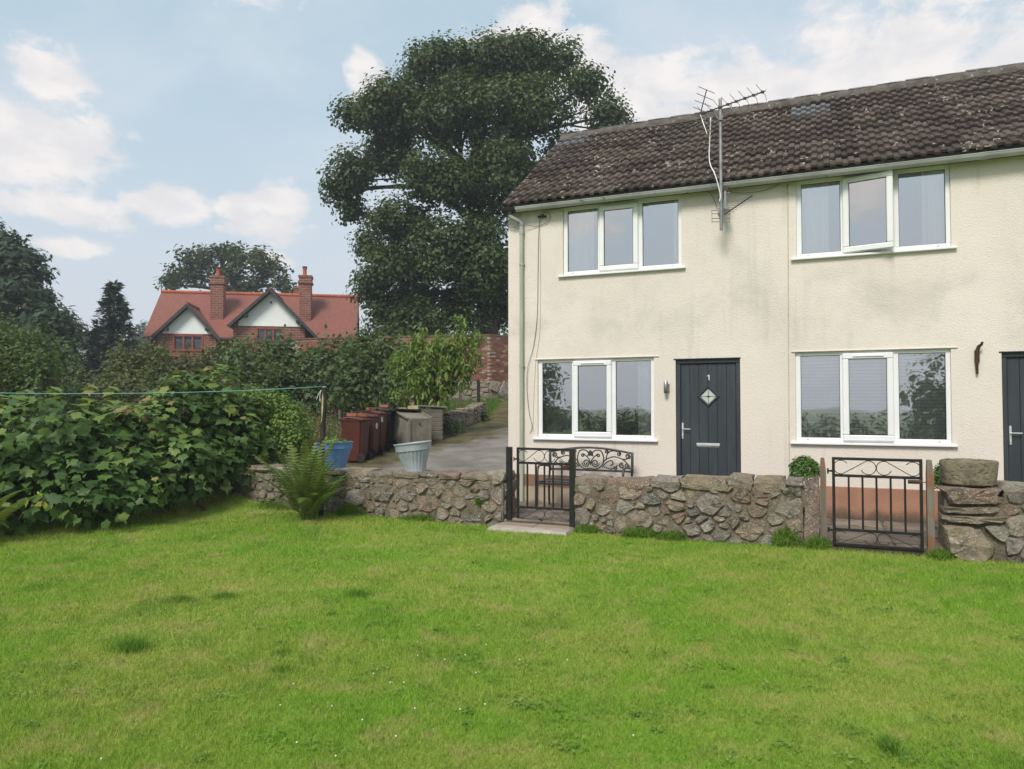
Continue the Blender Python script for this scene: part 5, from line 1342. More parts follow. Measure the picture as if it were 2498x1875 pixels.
# grey slate-roofed house far to the left
gh = thing('slate_roofed_house', 'distant white house with grey slate roof between the conifers', 'house', (P(186, 900, 75).x, 75, 0), R(18))
MB().box(-3.2, 3.6, -2.5, 2.5, 0, 5.15).build('wall', MAT_GABLE, gh)
MAT_SLATE = simple('grey_slate', (.20, .205, .22), (.15, .155, .17), 2, .6, .2, 20)
m = MB(); m.add(*slab_roof(-3.5, 3.9, 0, -2.9, 7.85, 5.0)); m.add(*slab_roof(-3.5, 3.9, 0, 2.9, 7.85, 5.0)); m.build('roof', MAT_SLATE, gh)
MB().box(-3.5, 3.9, -2.95, -2.85, 4.9, 5.0).build('gutter', MAT_BARGE, gh)
MB().box(-.6, .3, -2.56, -2.5, 3.4, 4.6).build('window', MAT_HGLASS, gh)

# ------------------------------------------------------------------ foliage materials
LM_SYC = leafmat('sycamore_foliage', [(0, (.028, .048, .018)), (.35, (.050, .080, .026)), (.7, (.080, .116, .034)), (1, (.125, .155, .05))], .22, .5, .3, .35)
LM_MAPLE = leafmat('hedge_leaf', [(0, (.038, .082, .022)), (.3, (.070, .138, .030)), (.58, (.12, .20, .042)), (.80, (.20, .26, .060)), (.92, (.27, .235, .085)), (1, (.28, .14, .075))], .30, .5, .3, 1.6, .12)
LM_PRIVET = leafmat('privet_leaf', [(0, (.05, .10, .02)), (.5, (.14, .23, .042)), (1, (.28, .37, .08))], .3, .45, .35, 2, .15)
LM_HEDGE = leafmat('hedgerow_leaf', [(0, (.030, .056, .019)), (.5, (.060, .102, .030)), (1, (.11, .155, .045))], .25, .5, .3, .7)
LM_OLIVE = leafmat('olive_shrub_leaf', [(0, (.04, .052, .018)), (.5, (.085, .095, .032)), (.85, (.125, .13, .042)), (1, (.16, .10, .05))], .25, .5, .3, .7)
LM_LIGHT = leafmat('light_shrub_leaf', [(0, (.030, .060, .018)), (.5, (.070, .118, .032)), (1, (.135, .185, .050))], .3, .5, .3, .8)
LM_PEACH = leafmat('young_tree_leaf', [(0, (.085, .155, .028)), (.5, (.155, .245, .042)), (.85, (.24, .325, .06)), (1, (.30, .27, .085))], .38, .42, .35, 3)
LM_CEDAR = leafmat('cedar_needles', [(0, (.022, .042, .026)), (.5, (.044, .074, .042)), (1, (.078, .112, .062))], .12, .6, .2, .5)
LM_SPRUCE = leafmat('spruce_needles', [(0, (.028, .045, .034)), (.5, (.055, .076, .058)), (1, (.11, .13, .10))], .10, .6, .2, .8)
LM_FERN = leafmat('fern_frond', [(0, (.065, .115, .022)), (.5, (.11, .17, .034)), (1, (.19, .215, .06))], .35, .5, .3, 2.5)
LM_MOSS = leafmat('wall_foot_green', [(0, (.065, .13, .015)), (.5, (.115, .215, .024)), (1, (.18, .29, .04))], .3, .6, .2, 4)
LM_BOX = leafmat('box_leaf', [(0, (.03, .075, .012)), (.5, (.07, .15, .022)), (1, (.15, .24, .045))], .25, .4, .4, 6)
LM_DRY = leafmat('dry_weed', [(0, (.13, .10, .055)), (.5, (.21, .155, .09)), (1, (.28, .20, .13))], .2, .8, .1, 2)
LM_FAR = leafmat('distant_foliage', [(0, (.030, .055, .035)), (1, (.065, .095, .050))], .15, .7, .1, .2)
MAT_BARK = simple('sycamore_bark', (.085, .068, .052), (.045, .037, .030), 5, .95, .6, 18, bd=.05)
MAT_TWIG = simple('brown_twig', (.10, .06, .045), (.07, .045, .035), 12, .9, .3)

def px_lobe(x, y, Y, rx, ry, rdep=None, dY=0.0):
    c = P(x, y, Y + dY); k = (Y + dY) / FPX
    return (c[:], (rx * k, rdep if rdep else (rx + ry) / 2 * k, ry * k))
def crown(name, parent, lobes, per, leaf_n, spread, size, mat, T=KITE, surf=.62, flat=1.0, droop=.35, low=-.8, jit=.25, mixr=.65):
    p, n, cr = clumps(lobes, per, leaf_n, spread, surf, flat, 0, low)
    sz = size * (1 + jit * rng.normal(size=len(p))).clip(.5, 1.6)
    r = (cr * mixr + rng.random(len(p)) * (1 - mixr))
    o = link(name, leaves_mesh(name, T, p, n, sz, droop, r), mat, parent)
    return o

# the great sycamore beyond the brick wall
sy = thing('sycamore_tree', 'huge dark green sycamore towering behind the cottage gable', 'tree', (0, 0, 0))
Zs_ = 36.5
zl = [(950, 190, 290, 150, 0), (620, 250, 210, 150, -.5), (1190, 210, 210, 140, 1), (440, 420, 220, 150, -1), (1400, 330, 115, 90, 0), (1520, 480, 150, 105, -1), (220, 470, 110, 70, 0), (330, 470, 120, 90, 1.2),
      (230, 760, 145, 110, -.5), (170, 880, 95, 80, 0), (235, 965, 60, 60, 0), (420, 660, 190, 140, .8), (800, 470, 290, 210, -1.5), (1130, 500, 270, 210, -1), (690, 800, 260, 180, -2), (460, 1000, 190, 150, -1.2), (980, 830, 270, 230, -1.5),
      (440, 1270, 180, 160, -1), (690, 1150, 250, 190, -2.2), (920, 1130, 190, 200, -1.5), (380, 1480, 110, 110, 0), (600, 1500, 170, 110, -1), (1020, 1330, 110, 170, -.6), (1290, 690, 150, 160, 0), (560, 1380, 150, 120, .5), (780, 1420, 120, 110, .8), (330, 1130, 90, 120, .4), (320, 1350, 90, 110, 0), (860, 1330, 130, 150, -2.2), (780, 1520, 120, 80, -1.5), (930, 1250, 120, 120, -2.5), (480, 1570, 150, 60, -1), (990, 1480, 70, 70, 1.5)]
lob = [px_lobe(750 + a * .4818, 50 + b * .4818, Zs_, c * .4818 * .88, d * .4818 * .86, (c + d) / 2 * .4818 * Zs_ / FPX, e) for a, b, c, d, e in zl]
crown('crown', sy, lumpy(lob, 9, .48, .66, .08, .8), 2.3, 30, .32, .19, LM_SYC, surf=.40, droop=.5)
m = MB()
tb = P(1191, 860, Zs_); tb.z = 2.0; t1 = P(1186, 700, Zs_); t2 = P(1165, 560, Zs_); t3 = P(1150, 420, Zs_); t4 = P(1190, 250, Zs_)
m.tube([tb, tb + Vector((0, 0, 1.2)), t1, t2, t3, t4, P(1200, 130, Zs_)], [.80, .62, .50, .42, .34, .2, .05], 12)
for st__, tg in ((t1, 10), (t1, 15), (t2, 8), (t2, 9), (t2, 11), (t3, 3), (t3, 6), (t3, 13), (t4, 0), (t4, 1), (t4, 2), (t3, 5), (t3, 4), (t1, 17), (t1, 18), (t2, 23), (t2, 12), (t1, 21), (t1, 22), (t1, 20)):
    c = Vector(lob[tg][0]); pts = limb(m, st__, c, .20, .05, 7, .07)
    for k in range(5):
        e = c + Vector(rng.normal(size=3)) * Vector(lob[tg][1]).length * .22; limb(m, pts[3 + k % 3], e, .06, .015, 5, .08, 4)
m.build('trunk', MAT_BARK, sy, 'all')

# tree behind the red house
bt = thing('broadleaf_tree', 'round-headed broadleaf tree rising behind the red house roof', 'tree', (0, 0, 0))
Yb = 72
zl = [(620, 120, 180, 95), (1050, 120, 210, 110), (830, 60, 220, 60), (450, 220, 115, 60), (1260, 220, 100, 80), (1340, 330, 75, 50), (390, 315, 60, 35), (650, 250, 130, 70), (1060, 290, 170, 90), (850, 200, 150, 90)]
lob = [px_lobe(300 + a / 3.403, 600 + b / 3.403, Yb, c / 3.403, d / 3.403) for a, b, c, d in zl]
crown('crown', bt, lumpy(lob, 6, .5, .65), .8, 20, .45, .38, leafmat('behind_house_leaf', [(0, (.030, .045, .018)), (.6, (.062, .078, .028)), (1, (.10, .11, .04))], .25, .6, .2, .3), surf=.55)
m = MB(); b0 = P(560, 760, Yb); b0.z = 2.0; b1 = P(560, 715, Yb)
m.tube([b0, b1], [.6, .4], 8)
for l in lob:
    pts = limb(m, b1, l[0], .24, .06, 6, .08)
    for k in range(4): limb(m, pts[3 + k % 3], Vector(l[0]) + Vector(rng.normal(size=3)) * .5, .07, .02, 4, .08, 3)
m.build('trunk', MAT_BARK, bt, 'all')

# conifers on the left
def tiers(name, label, lobes, mat, size, Y, trunk, per=1.6, leaf=16, spread=.35, cat='tree'):
    t_ = thing(name, label, cat, (0, 0, 0))
    crown('crown', t_, lobes, per, leaf, spread, size, mat, SPRAY, .35, .55, .25, -1)
    m = MB(); a, b = trunk; m.tube([a, (Vector(a) + Vector(b)) / 2, b], [.38, .25, .05], 8)
    for l in lobes: limb(m, Vector(a).lerp(Vector(b), min(1, max(.05, (l[0][2] - a[2]) / (b[2] - a[2]) * .92))), l[0], .09, .02, 5, .05, 4)
    m.build('trunk', MAT_BARK, t_, 'all'); return t_
Yc = 38
cl = [px_lobe(x, y, Yc, a, b, 1.0, dy) for x, y, a, b, dy in ((-30, 580, 50, 40, 0), (15, 590, 25, 22, 0), (35, 625, 50, 26, 0), (-40, 650, 70, 40, -1), (70, 628, 22, 12, .5), (20, 680, 60, 30, -.5), (75, 665, 28, 16, 0), (60, 705, 42, 22, -.6), (-30, 720, 80, 40, -1), (30, 745, 75, 26, -.5), (98, 725, 22, 12, 0), (90, 752, 32, 18, 0), (-20, 790, 90, 40, -.5), (60, 800, 60, 28, -.3), (40, 850, 90, 40, 0), (115, 770, 18, 12, .5))]
tiers('cedar_tree', 'tall dark conifer cut by the left edge of the view', cl, LM_CEDAR, .34, Yc, ((P(-40, 900, Yc).x, Yc, 1.5), P(-30, 545, Yc)[:]), 4.5, 20)
Yc = 33
cl = [px_lobe(x, y, Yc, a, b, .9) for x, y, a, b in ((125, 772, 32, 22), (140, 805, 38, 22), (110, 835, 50, 30), (150, 845, 28, 18), (60, 850, 60, 40), (120, 880, 60, 30), (165, 855, 12, 8))]
tiers('dark_conifer', 'low dark conifer bough mass left of the slate-roofed house', cl, LM_CEDAR, .32, Yc, ((P(110, 920, Yc).x, Yc, 1.2), P(115, 775, Yc)[:]), 4, 18)
def spruce(label, x, ytop, Y, zb, halfw, seed):
    s = thing('spruce_tree', label, 'tree', (0, 0, 0)); a = P(x, ytop, Y); h = a.z - zb; r = halfw * Y / FPX
    p, n, tp, rr = [], [], [], []
    m = MB(); m.tube([(a.x, Y, zb - .5), a[:]], [.22, .03], 8)
    for i in range(34):
        f = (i + .4) / 34; z = a.z - h * f; R0 = r * (f ** .85) * (1 + .13 * math.sin(i * 2.3)) + .10
        for k in range(max(5, int(7 + 9 * f))):
            an = rng.uniform(0, 2 * PI); L = R0 * rng.uniform(.7, 1.12)
            d = np.array([math.cos(an), math.sin(an), 0]); q = max(3, int(L / .17))
            limb(m, (a.x, Y, z), (a.x + d[0] * L, Y + d[1] * L, z - L * .25), .03, .008, 3, .02, 2)
            for j in range(q):
                s_ = (j + .6) / q; c = np.array([a.x, Y, z]) + d * L * s_ + np.array([0, 0, -L * .28 * s_ + .10 * L * s_ * s_])
                for sd_ in range(3):
                    p.append(c + rng.normal(size=3) * .06); tp.append(d * .9 + np.array([-d[1], d[0], 0]) * (sd_ - 1) * 1.0 + np.array([0, 0, -.15]))
                    n.append(np.array([0, 0, 1.0]) + rng.normal(size=3) * .45); rr.append(.25 + .5 * s_ + rng.uniform(-.25, .25))
    link('foliage', leaves_mesh('foliage', SPRAY, np.array(p), np.array(n), .46, 0, np.array(rr), np.array(tp)), LM_SPRUCE, s)
    m.build('trunk', MAT_BARK, s, 'all'); return s
spruce('grey-green spruce left of the red house', 279, 690, 42, 1.2, 105, 1)

# far trees along the horizon
for k, (lb, x, y, rx, ry, Y) in enumerate((('hazy far tree just left of the spruce', 172, 805, 30, 42, 120), ('hazy far bush between the conifers', 215, 842, 50, 24, 110), ('hazy far tree touching the red house roof on its left', 350, 825, 34, 40, 115), ('far tree between the hazy tree and the dark conifer', 130, 830, 40, 30, 130), ('pale far bush seen past the sycamore trunk', 1228, 818, 26, 26, 62), ('far tree hidden low behind the sycamore', 1000, 830, 120, 50, 70))):
    f_ = thing('far_tree', lb, 'tree', (0, 0, 0), group='trees in the distance')
    lobs = [px_lobe(x + dx * rx, y + dy * ry, Y, rx * s, ry * s) for dx, dy, s in ((0, -.35, .6), (-.5, .1, .55), (.5, .15, .55), (0, .35, .75), (-.2, .8, .8), (.35, .8, .7))]
    crown('crown', f_, lobs, .8 if Y > 100 else 1.6, 12, .6, .55 if Y > 100 else .3, LM_FAR if Y > 65 and k != 4 else LM_LIGHT)
    c = P(x, y, Y); MB().tube([(c.x, Y, 0), (c.x, Y, c.z)], [.3, .15], 6).build('trunk', MAT_BARK, f_)

# the hedgerow below the red house
def shrub(name, label, lobes, mat, size, per, leaf, spread, T=KITE, surf=.5, stems=True, droop=.35, cat='shrub', group=None, shoots=0, lump=True):
    s = thing(name, label, cat, (0, 0, 0), group=group)
    o = crown('foliage', s, lumpy(lobes, 6, .5, .66) if lump else lobes, per * (.42 if lump else 1), leaf, spread, size, mat, T, surf, 1.0, droop, -.9)
    m = MB()
    zmin = min(l[0][2] - l[1][2] for l in lobes)
    for l in lobes:
        c = Vector(l[0]); g = H(c.x, c.y); b = Vector((c.x + rng.normal() * .1, c.y + .2, min(g, zmin) - .1))
        limb(m, b, c, .035, .012, 5, .06, 4)
        for k in range(3): limb(m, c, c + Vector(rng.normal(size=3) * np.array(l[1]) * .5), .015, .004, 4, .05, 3)
    pp, nn = [], []
    for k in range(shoots):
        l = lobes[int(rng.integers(len(lobes)))]; c = Vector(l[0]); d = Vector((rng.normal() * .6, rng.normal() * .5, 1)).normalized()
        e0 = c + Vector((d.x * l[1][0], d.y * l[1][1], d.z * l[1][2])) * .95; L = rng.uniform(.2, .6) * size * 6
        pts = limb(m, e0, e0 + d * L * .6 + Vector((0, 0, L * .6)), .006, .002, 3, .08, 4)
        for q in pts:
            for j in range(4): pp.append(np.array(q) + rng.normal(size=3) * size * .5); nn.append(rng.normal(size=3) + np.array([0, -.3, .8]))
    m.build('stems', MAT_TWIG, s, 'all')
    if pp: link('shoot_leaves', leaves_mesh('shoot_leaves', T, np.array(pp), np.array(nn), size * .9, .3, rng.random(len(pp)) * .4 + .6), mat, s)
    return s
def row(x0, x1, y0, y1, Y0, Y1, n, r, hpx, seed):
    rr = random.Random(seed); out = []
    for i in range(n):
        f = (i + .5) / n; x = x0 + (x1 - x0) * f + rr.uniform(-12, 12); Y = Y0 + (Y1 - Y0) * f + rr.uniform(-.5, .5); yt = y0 + (y1 - y0) * f + rr.uniform(-12, 14)
        R0 = r * rr.uniform(.8, 1.2)
        out.append(px_lobe(x, yt + R0 * .8, Y, R0, R0 * .85)); out.append(px_lobe(x + rr.uniform(-20, 20), yt + R0 * 1.9, Y - .5, R0 * 1.25, R0 * 1.1)); out.append(px_lobe(x + rr.uniform(-20, 20), yt + R0 * 3.0, Y - .9, R0 * 1.3, R0 * 1.1))
    return out
shrub('hedgerow_shrub', 'dark leafy hedgerow in front of the red house', row(520, 900, 866, 846, 27, 25.5, 10, 36, 0, 1), LM_HEDGE, .17, 10, 15, .24, shoots=130)
shrub('olive_shrub', 'olive-brown straggly shrub below the spruce and left gable', row(255, 540, 868, 862, 26, 27, 8, 36, 0, 2), LM_OLIVE, .15, 9.5, 15, .24, shoots=110)
shrub('dark_shrub', 'dark green shrub left of the young fruit tree', row(865, 1010, 838, 836, 24, 23.5, 5, 38, 0, 3), LM_HEDGE, .15, 8.5, 15, .22, shoots=50)
shrub('light_shrub', 'mid-green bushy tree behind the hedge at the left edge', row(-330, 150, 820, 850, 16, 18, 11, 48, 0, 4) + row(-60, 110, 770, 800, 17.5, 18.5, 3, 36, 0, 5), LM_LIGHT, .10, 10, 16, .18, shoots=110)
shrub('low_shrub', 'low dark shrubs filling the gap above the leafy hedge', row(120, 620, 905, 930, 20, 20, 9, 30, 0, 6), LM_OLIVE, .11, 9, 14, .18)
shrub('ivy_bush', 'dark bush at the lower end of the retaining wall', [px_lobe(1088, 1040, 20.3, 20, 26), px_lobe(1080, 1070, 20.0, 24, 22), px_lobe(1100, 1076, 19.9, 20, 18), px_lobe(1112, 1050, 20.4, 10, 20)], LM_HEDGE, .075, 16, 14, .11)
shrub('wall_plant', 'small dark plant at the upper end of the retaining wall', [px_lobe(1180, 1008, 23.0, 8, 14), px_lobe(1183, 1018, 23.0, 7, 9)], LM_HEDGE, .06, 40, 14, .06)

# the young fruit tree by the drive
yt_ = thing('young_fruit_tree', 'young fruit tree with drooping bright green leaves beside the drive', 'tree', (0, 0, 0))
Yp = 19.6
zl = [(650, 480, 300, 250), (330, 430, 170, 170), (1000, 330, 150, 120), (450, 190, 90, 110), (960, 130, 60, 170), (450, 720, 190, 170), (860, 760, 170, 120), (600, 930, 190, 160), (230, 900, 70, 130), (1130, 200, 70, 70), (720, 270, 170, 100), (220, 560, 110, 120), (1080, 440, 90, 60), (880, 560, 200, 170), (660, 700, 220, 200)]
lob = [px_lobe(930 + a / 4.88, 780 + b / 4.88, Yp, c / 4.88, d / 4.88) for a, b, c, d in zl]
p, n, cr = clumps(lob, 16, 11, .085, .35)
n = n + rng.normal(size=n.shape) * .6
link('crown', leaves_mesh('crown', LANCE, p, n, .19 * (1 + .2 * rng.normal(size=len(p))).clip(.6, 1.5), 1.6, cr * .5 + rng.random(len(p)) * .5), LM_PEACH, yt_)
m = MB(); b0 = P(1064, 1050, Yp); b0.z = H(b0.x, b0.y) - .1; b1 = P(1072, 985, Yp)
m.tube([b0, P(1066, 1020, Yp), b1], [.055, .05, .045], 8)
for l in lob:
    pts = limb(m, b1, l[0], .026, .008, 5, .06)
    for k in range(4): limb(m, pts[3 + k % 3], Vector(l[0]) + Vector(rng.normal(size=3) * np.array(l[1]) * .6), .009, .003, 4, .05, 3)
m.build('trunk', simple('red_brown_bark', (.12, .055, .042), (.08, .045, .038), 14, .8, .4), yt_, 'all')

# ------------------------------------------------------------------ the big-leaved hedge at the left
hg = thing('sycamore_hedge', 'big-leaved sycamore hedge along the left side of the lawn', 'hedge', (0, 0, 0))
hl = [(-150, 1110, 9.8, 1.25, 1.0, .78), (40, 1112, 10.05, 1.2, 1.0, .80), (215, 1112, 10.6, 1.1, 1.0, .80), (345, 1100, 11.2, .95, .9, .80), (445, 1045, 11.8, .74, .8, .86), (510, 1035, 12.0, .60, .6, .80), (570, 1055, 12.2, .52, .5, .62), (620, 1090, 12.4, .38, .3, .45),
      (-60, 1190, 9.55, 1.2, .7, .62), (120, 1190, 9.8, 1.1, .7, .62), (270, 1180, 10.3, .9, .7, .6), (400, 1160, 11.0, .7, .6, .55), (500, 1140, 11.7, .55, .55, .55)]
lob = [(P(x, y, Y)[:], (a, b, c)) for x, y, Y, a, b, c in hl]
def shell(lobes, per, rmin=.93, rmax=1.06, low=-.65):
    ps, ns = [], []
    C = np.array([l[0] for l in lobes]); Rr = np.array([l[1] for l in lobes])
    for i in range(len(lobes)):
        r = Rr[i]; m_ = int(per * 4 * PI * (r.prod()) ** (2 / 3)); d = unit(rng.normal(size=(m_, 3))); k = rng.uniform(rmin, rmax, m_)
        q = C[i] + d * r * k[:, None]; ok = (d[:, 2] > low) & (d[:, 1] < .55) & (q[:, 2] > .05)
        for j in range(len(lobes)):
            if j != i: ok &= ((((q - C[j]) / Rr[j]) ** 2).sum(1) > .80)
        ps.append(q[ok]); ns.append(unit(d / r)[ok])
    return np.concatenate(ps), np.concatenate(ns)
LS = .140
lob2 = lumpy([(c, r) for c, r in lob], 7, .42, .78, .1, .9)
p, n = shell(lob2, 80, .82, 1.10); N = len(p)
kp = (np.sin(p[:, 0] * 4.3 + 1.1) + np.sin(p[:, 1] * 3.9 + p[:, 2] * 2.2) + np.sin(p[:, 2] * 5.3 + p[:, 0] * 1.9) + rng.normal(size=N) * .5) > -1.15; p, n = p[kp], n[kp]; N = len(p)
nn_ = n * .55 + np.array([0, -.15, .75]) + rng.normal(size=(N, 3)) * .30; tip = n * .8 + np.array([0, 0, -.65])
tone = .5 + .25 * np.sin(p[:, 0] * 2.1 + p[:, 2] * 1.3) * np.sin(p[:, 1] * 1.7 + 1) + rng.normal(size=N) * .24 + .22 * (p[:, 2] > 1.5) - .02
idx = np.argsort(p[:, 1] + .4 * rng.random(N) - .3 * n[:, 1] * -1); big = set(rng.permutation(idx[:int(N * .75)])[:290].tolist())
rest_ = np.array([i for i in range(N) if i not in big])
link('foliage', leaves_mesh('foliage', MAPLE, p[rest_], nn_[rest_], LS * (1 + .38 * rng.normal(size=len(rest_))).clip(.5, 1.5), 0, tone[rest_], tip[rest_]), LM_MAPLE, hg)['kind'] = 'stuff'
vm = []
for k in range(9):
    me = leaves_mesh('leaf', MAPLE, np.zeros((1, 3)), np.array([[0, 0, 1.0]]), 1.0, 0, np.array([k / 8]), np.array([[0, 50.0, 0]])); me.materials.append(LM_MAPLE); vm.append(me)
for i in big:
    nz = Vector(nn_[i]).normalized(); ty = Vector(tip[i] + rng.normal(size=3) * .35); ty = (ty - nz * ty.dot(nz)).normalized(); bx = ty.cross(nz)
    s = LS * max(.75, min(1.45, 1.08 + .22 * rng.normal()))
    M_ = Matrix(((bx.x, ty.x, nz.x, 0), (bx.y, ty.y, nz.y, 0), (bx.z, ty.z, nz.z, 0), (0, 0, 0, 1))) @ Matrix.Scale(s, 4)
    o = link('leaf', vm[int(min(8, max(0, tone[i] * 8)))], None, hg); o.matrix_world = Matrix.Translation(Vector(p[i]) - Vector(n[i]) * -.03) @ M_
ins = [(c, tuple(x * .84 for x in r)) for c, r in lob]
p2, n2, c2 = clumps(ins, 9, 10, .10, .75)
ok = p2[:, 2] > .03
o = link('inner_foliage', leaves_mesh('inner_foliage', KITE, p2[ok], n2[ok], .17, .4, rng.random(ok.sum()) * .35), LM_MAPLE, hg); o['kind'] = 'stuff'  # leaf tones held to the dark end, painting the shade inside the hedge
m = MB()
for c, r in lob:
    c = Vector(c); limb(m, (c.x + rng.normal() * .2, c.y + .3, 0), c, .03, .012, 5, .08)
    for k in range(4): limb(m, c, c + Vector(unit(rng.normal(size=3)) * np.array(r) * .95), .012, .004, 4, .08)
for x, y, Y, h in ((275, 960, 11.3, .38), (70, 960, 10.1, .25), (132, 955, 10.3, .28), (440, 945, 11.7, .40), (475, 935, 11.8, .42), (530, 945, 11.9, .34), (625, 985, 12.5, .42), (505, 938, 11.9, .4), (215, 950, 10.7, .3)):   # upright shoots with terminal leaves
    c = P(x, y + 15, Y); e = c + Vector((rng.normal() * .03, 0, h * .55)); limb(m, c - Vector((0, 0, .4)), e, .007, .004, 4, .04)
    pp = np.array([list(e - Vector((0, 0, .04 * k))) for k in range(7)]); an = np.array([[math.cos(k * 2.4), math.sin(k * 2.4), .15] for k in range(7)])
    link('shoot', leaves_mesh('shoot', MAPLE, pp, an * .45 + np.array([0, 0, .9]), .19, 0, .72 + .28 * rng.random(7), an), LM_MAPLE, hg)
m.build('stems', MAT_TWIG, hg, 'all')

pv_ = [(P(x, y, Y)[:], (a, b, c)) for x, y, Y, a, b, c in ((655, 1035, 12.9, .62, .55, .58), (710, 1060, 12.9, .36, .45, .50), (615, 1005, 13.0, .5, .5, .42), (640, 1090, 12.8, .55, .45, .4), (695, 1105, 12.8, .38, .4, .3), (580, 990, 13.2, .4, .4, .26))]
shrub('privet_bush', 'clipped small-leaved privet bush between hedge and clothes post', pv_, LM_PRIVET, .055, 60, 16, .075, surf=.72, lump=False)

# ------------------------------------------------------------------ ferns
def frond_mesh(L, arch, k, rnd_):
    pos, tips, nrm, sz = [], [], [], []
    np_ = 22; path = []
    for i in range(np_ + 1):
        t_ = i / np_; a = R(82) - arch * t_ ** 1.5
        path.append((0, 0, 0) if i == 0 else (0, path[-1][1] + L / np_ * math.cos(a), path[-1][2] + L / np_ * math.sin(a)))
    vs, fs = [], []
    for i in range(3, np_ + 1):
        t_ = i / np_; w = L * .125 * (math.sin(PI * min(1, (t_ * .93 + .02)) ** .8)) ** .8 + .006
        p_ = Vector(path[i]); d = (p_ - Vector(path[i - 1])).normalized(); u_ = Vector((0, -d.z, d.y))
        for sx in (-1, 1):
            ax = Vector((sx, 0, 0)); e = p_ + ax * w + d * w * .35 - u_ * w * .22
            b1_, b2_ = p_ - d * L / np_ * .45, p_ + d * L / np_ * .40
            mid1 = b1_.lerp(e, .55) - d * .004; mid2 = b2_.lerp(e, .55) + d * .006
            o_ = len(vs); vs += [b1_, mid1, e, mid2, b2_]; fs.append((o_, o_ + 1, o_ + 2, o_ + 3, o_ + 4))
    for i in range(np_):
        o_ = len(vs); r = .006 * (1 - i / np_) + .0015
        vs += [Vector(path[i]) + Vector((r, 0, 0)), Vector(path[i]) - Vector((r, 0, 0)), Vector(path[i + 1]) - Vector((r, 0, .0)), Vector(path[i + 1]) + Vector((r, 0, 0))]; fs.append((o_, o_ + 1, o_ + 2, o_ + 3))
    me = MB().add(vs, fs).mesh('frond', False, False)
    a = me.attributes.new('rnd', 'FLOAT', 'POINT'); a.data.foreach_set('value', [min(1, max(0, rnd_))] * len(vs)); me.materials.append(LM_FERN)
    return me
def fern(label, loc, n, L, spread, seed, arch=(40, 95), amin=0, amax=360, sub=True):
    rr = random.Random(seed); f = thing('fern', label, 'fern', loc)
    ms = [frond_mesh(L * s, R(a), k, c) for k, (s, a, c) in enumerate(((1.0, arch[0], .55), (.92, (arch[0] + arch[1]) / 2, .35), (.8, arch[1], .7), (1.08, arch[0] * .7, .9), (.7, arch[1] * 1.1, .45), (.97, arch[0] * 1.2, .2)))]
    for k in range(n):
        o = link('frond', ms[k % 6], None, f); o.location = (rr.uniform(-.09, .09), rr.uniform(-.07, .07), 0); s = rr.uniform(.8, 1.08)
        az_ = R(amin + (amax - amin) * (k + rr.random()) / n); lean = R(rr.uniform(-6, spread)); o.scale = (s, s, s)
        o.rotation_euler = Matrix.Rotation(az_, 3, 'Z').to_4x4().to_euler(); o.rotation_euler = (Matrix.Rotation(az_, 4, 'Z') @ Matrix.Rotation(-lean, 4, 'X')).to_euler()
    return f
g_ = P(750, 1240, 10.55); fern('large fern growing against the wall in front of the black post', (g_.x, g_.y, .02), 40, 1.18, 24, 3, (34, 80))
g_ = P(-70, 1300, 8.75); fern('fern reaching in from the left edge beside the hedge', (g_.x, g_.y, .0), 22, .95, 30, 4, (60, 110))
g_ = P(395, 1225, 11.35); fern('small fern at the foot of the sycamore hedge', (g_.x, g_.y, .03), 14, .55, 34, 5, (80, 125))

# ------------------------------------------------------------------ small growth: wall foot, pots, box bushes
def mound(name, label, u, s, ru, rz, rv, z, mat=LM_MOSS, size=.024, per=1700, n=9, cat='plant', group='green tufts along the wall foot', T=KITE):
    c = UV(u, -s, z); o = thing(name, label, cat, (0, 0, 0), group=group)
    if mat is LM_MOSS:                                    # grassy tuft: thin upright blades through a low mound
        q, d = ball(int(9000 * ru * (rz + .06)) + 500, .1); q[:, 2] = np.abs(q[:, 2]); pq = np.array(c) + q * np.array([ru, rv, rz])
        link('leaves', leaves_mesh('leaves', BLADE, pq, rng.normal(size=pq.shape) * np.array([1, 1, .3]), rng.uniform(.05, .095, len(pq)), -2.0), mat, o); return o
    crown('leaves', o, [(c[:], (ru, rv, rz))], per, n, .022, size, mat, T, .7, 1, .1, -.3); return o
mound('moss_tuft', 'flat green tuft at the wall foot just right of the step', 2.0, 1.95, .20, .08, .10, .0)
mound('moss_tuft', 'green tuft at the foot of the middle wall below the bench end', 2.72, 1.97, .28, .10, .10, .0)
mound('moss_tuft', 'bright green tuft at the wall foot below the front door', 3.12, 1.96, .22, .11, .10, -.02)
mound('moss_tuft', 'large green mound beside the slab post', 4.47, 1.94, .20, .22, .12, .0)
mound('moss_tuft', 'green tuft between slab post and left wooden post', 4.80, 1.95, .16, .13, .10, .0)
mound('moss_tuft', 'green tuft at the foot of the right wooden post', 6.05, 2.0, .14, .10, .12, -.02)
mound('moss_tuft', 'green tuft on the wall foot right of the fern', -1.75, 1.97, .28, .20, .14, -.02)
mound('moss_tuft', 'green tuft at the wall foot below the grey pot', -.55, 1.96, .33, .09, .10, -.02)
mound('moss_tuft', 'small green tuft in the joints near the left gate post', .38, 1.93, .05, .045, .04, .30, per=2500, n=8, size=.02)
mound('moss_tuft', 'green bank left of the large fern', -3.25, 1.98, .40, .16, .22, -.02)
mound('box_bush', 'small box bush peeping over the wall left of the right gate', 4.66, 1.15, .17, .20, .18, .83, LM_BOX, .032, 1000, 10, 'shrub', None)
mound('box_bush', 'small box bush half hidden behind the stone trough', 6.26, 1.15, .15, .24, .16, .78, LM_BOX, .032, 1000, 10, 'shrub', None)
wp = thing('pot_weeds', 'pale green weeds growing in the blue pot', 'plant', (0, 0, 0)); c = UV(-2.28, -1.70, 1.09)
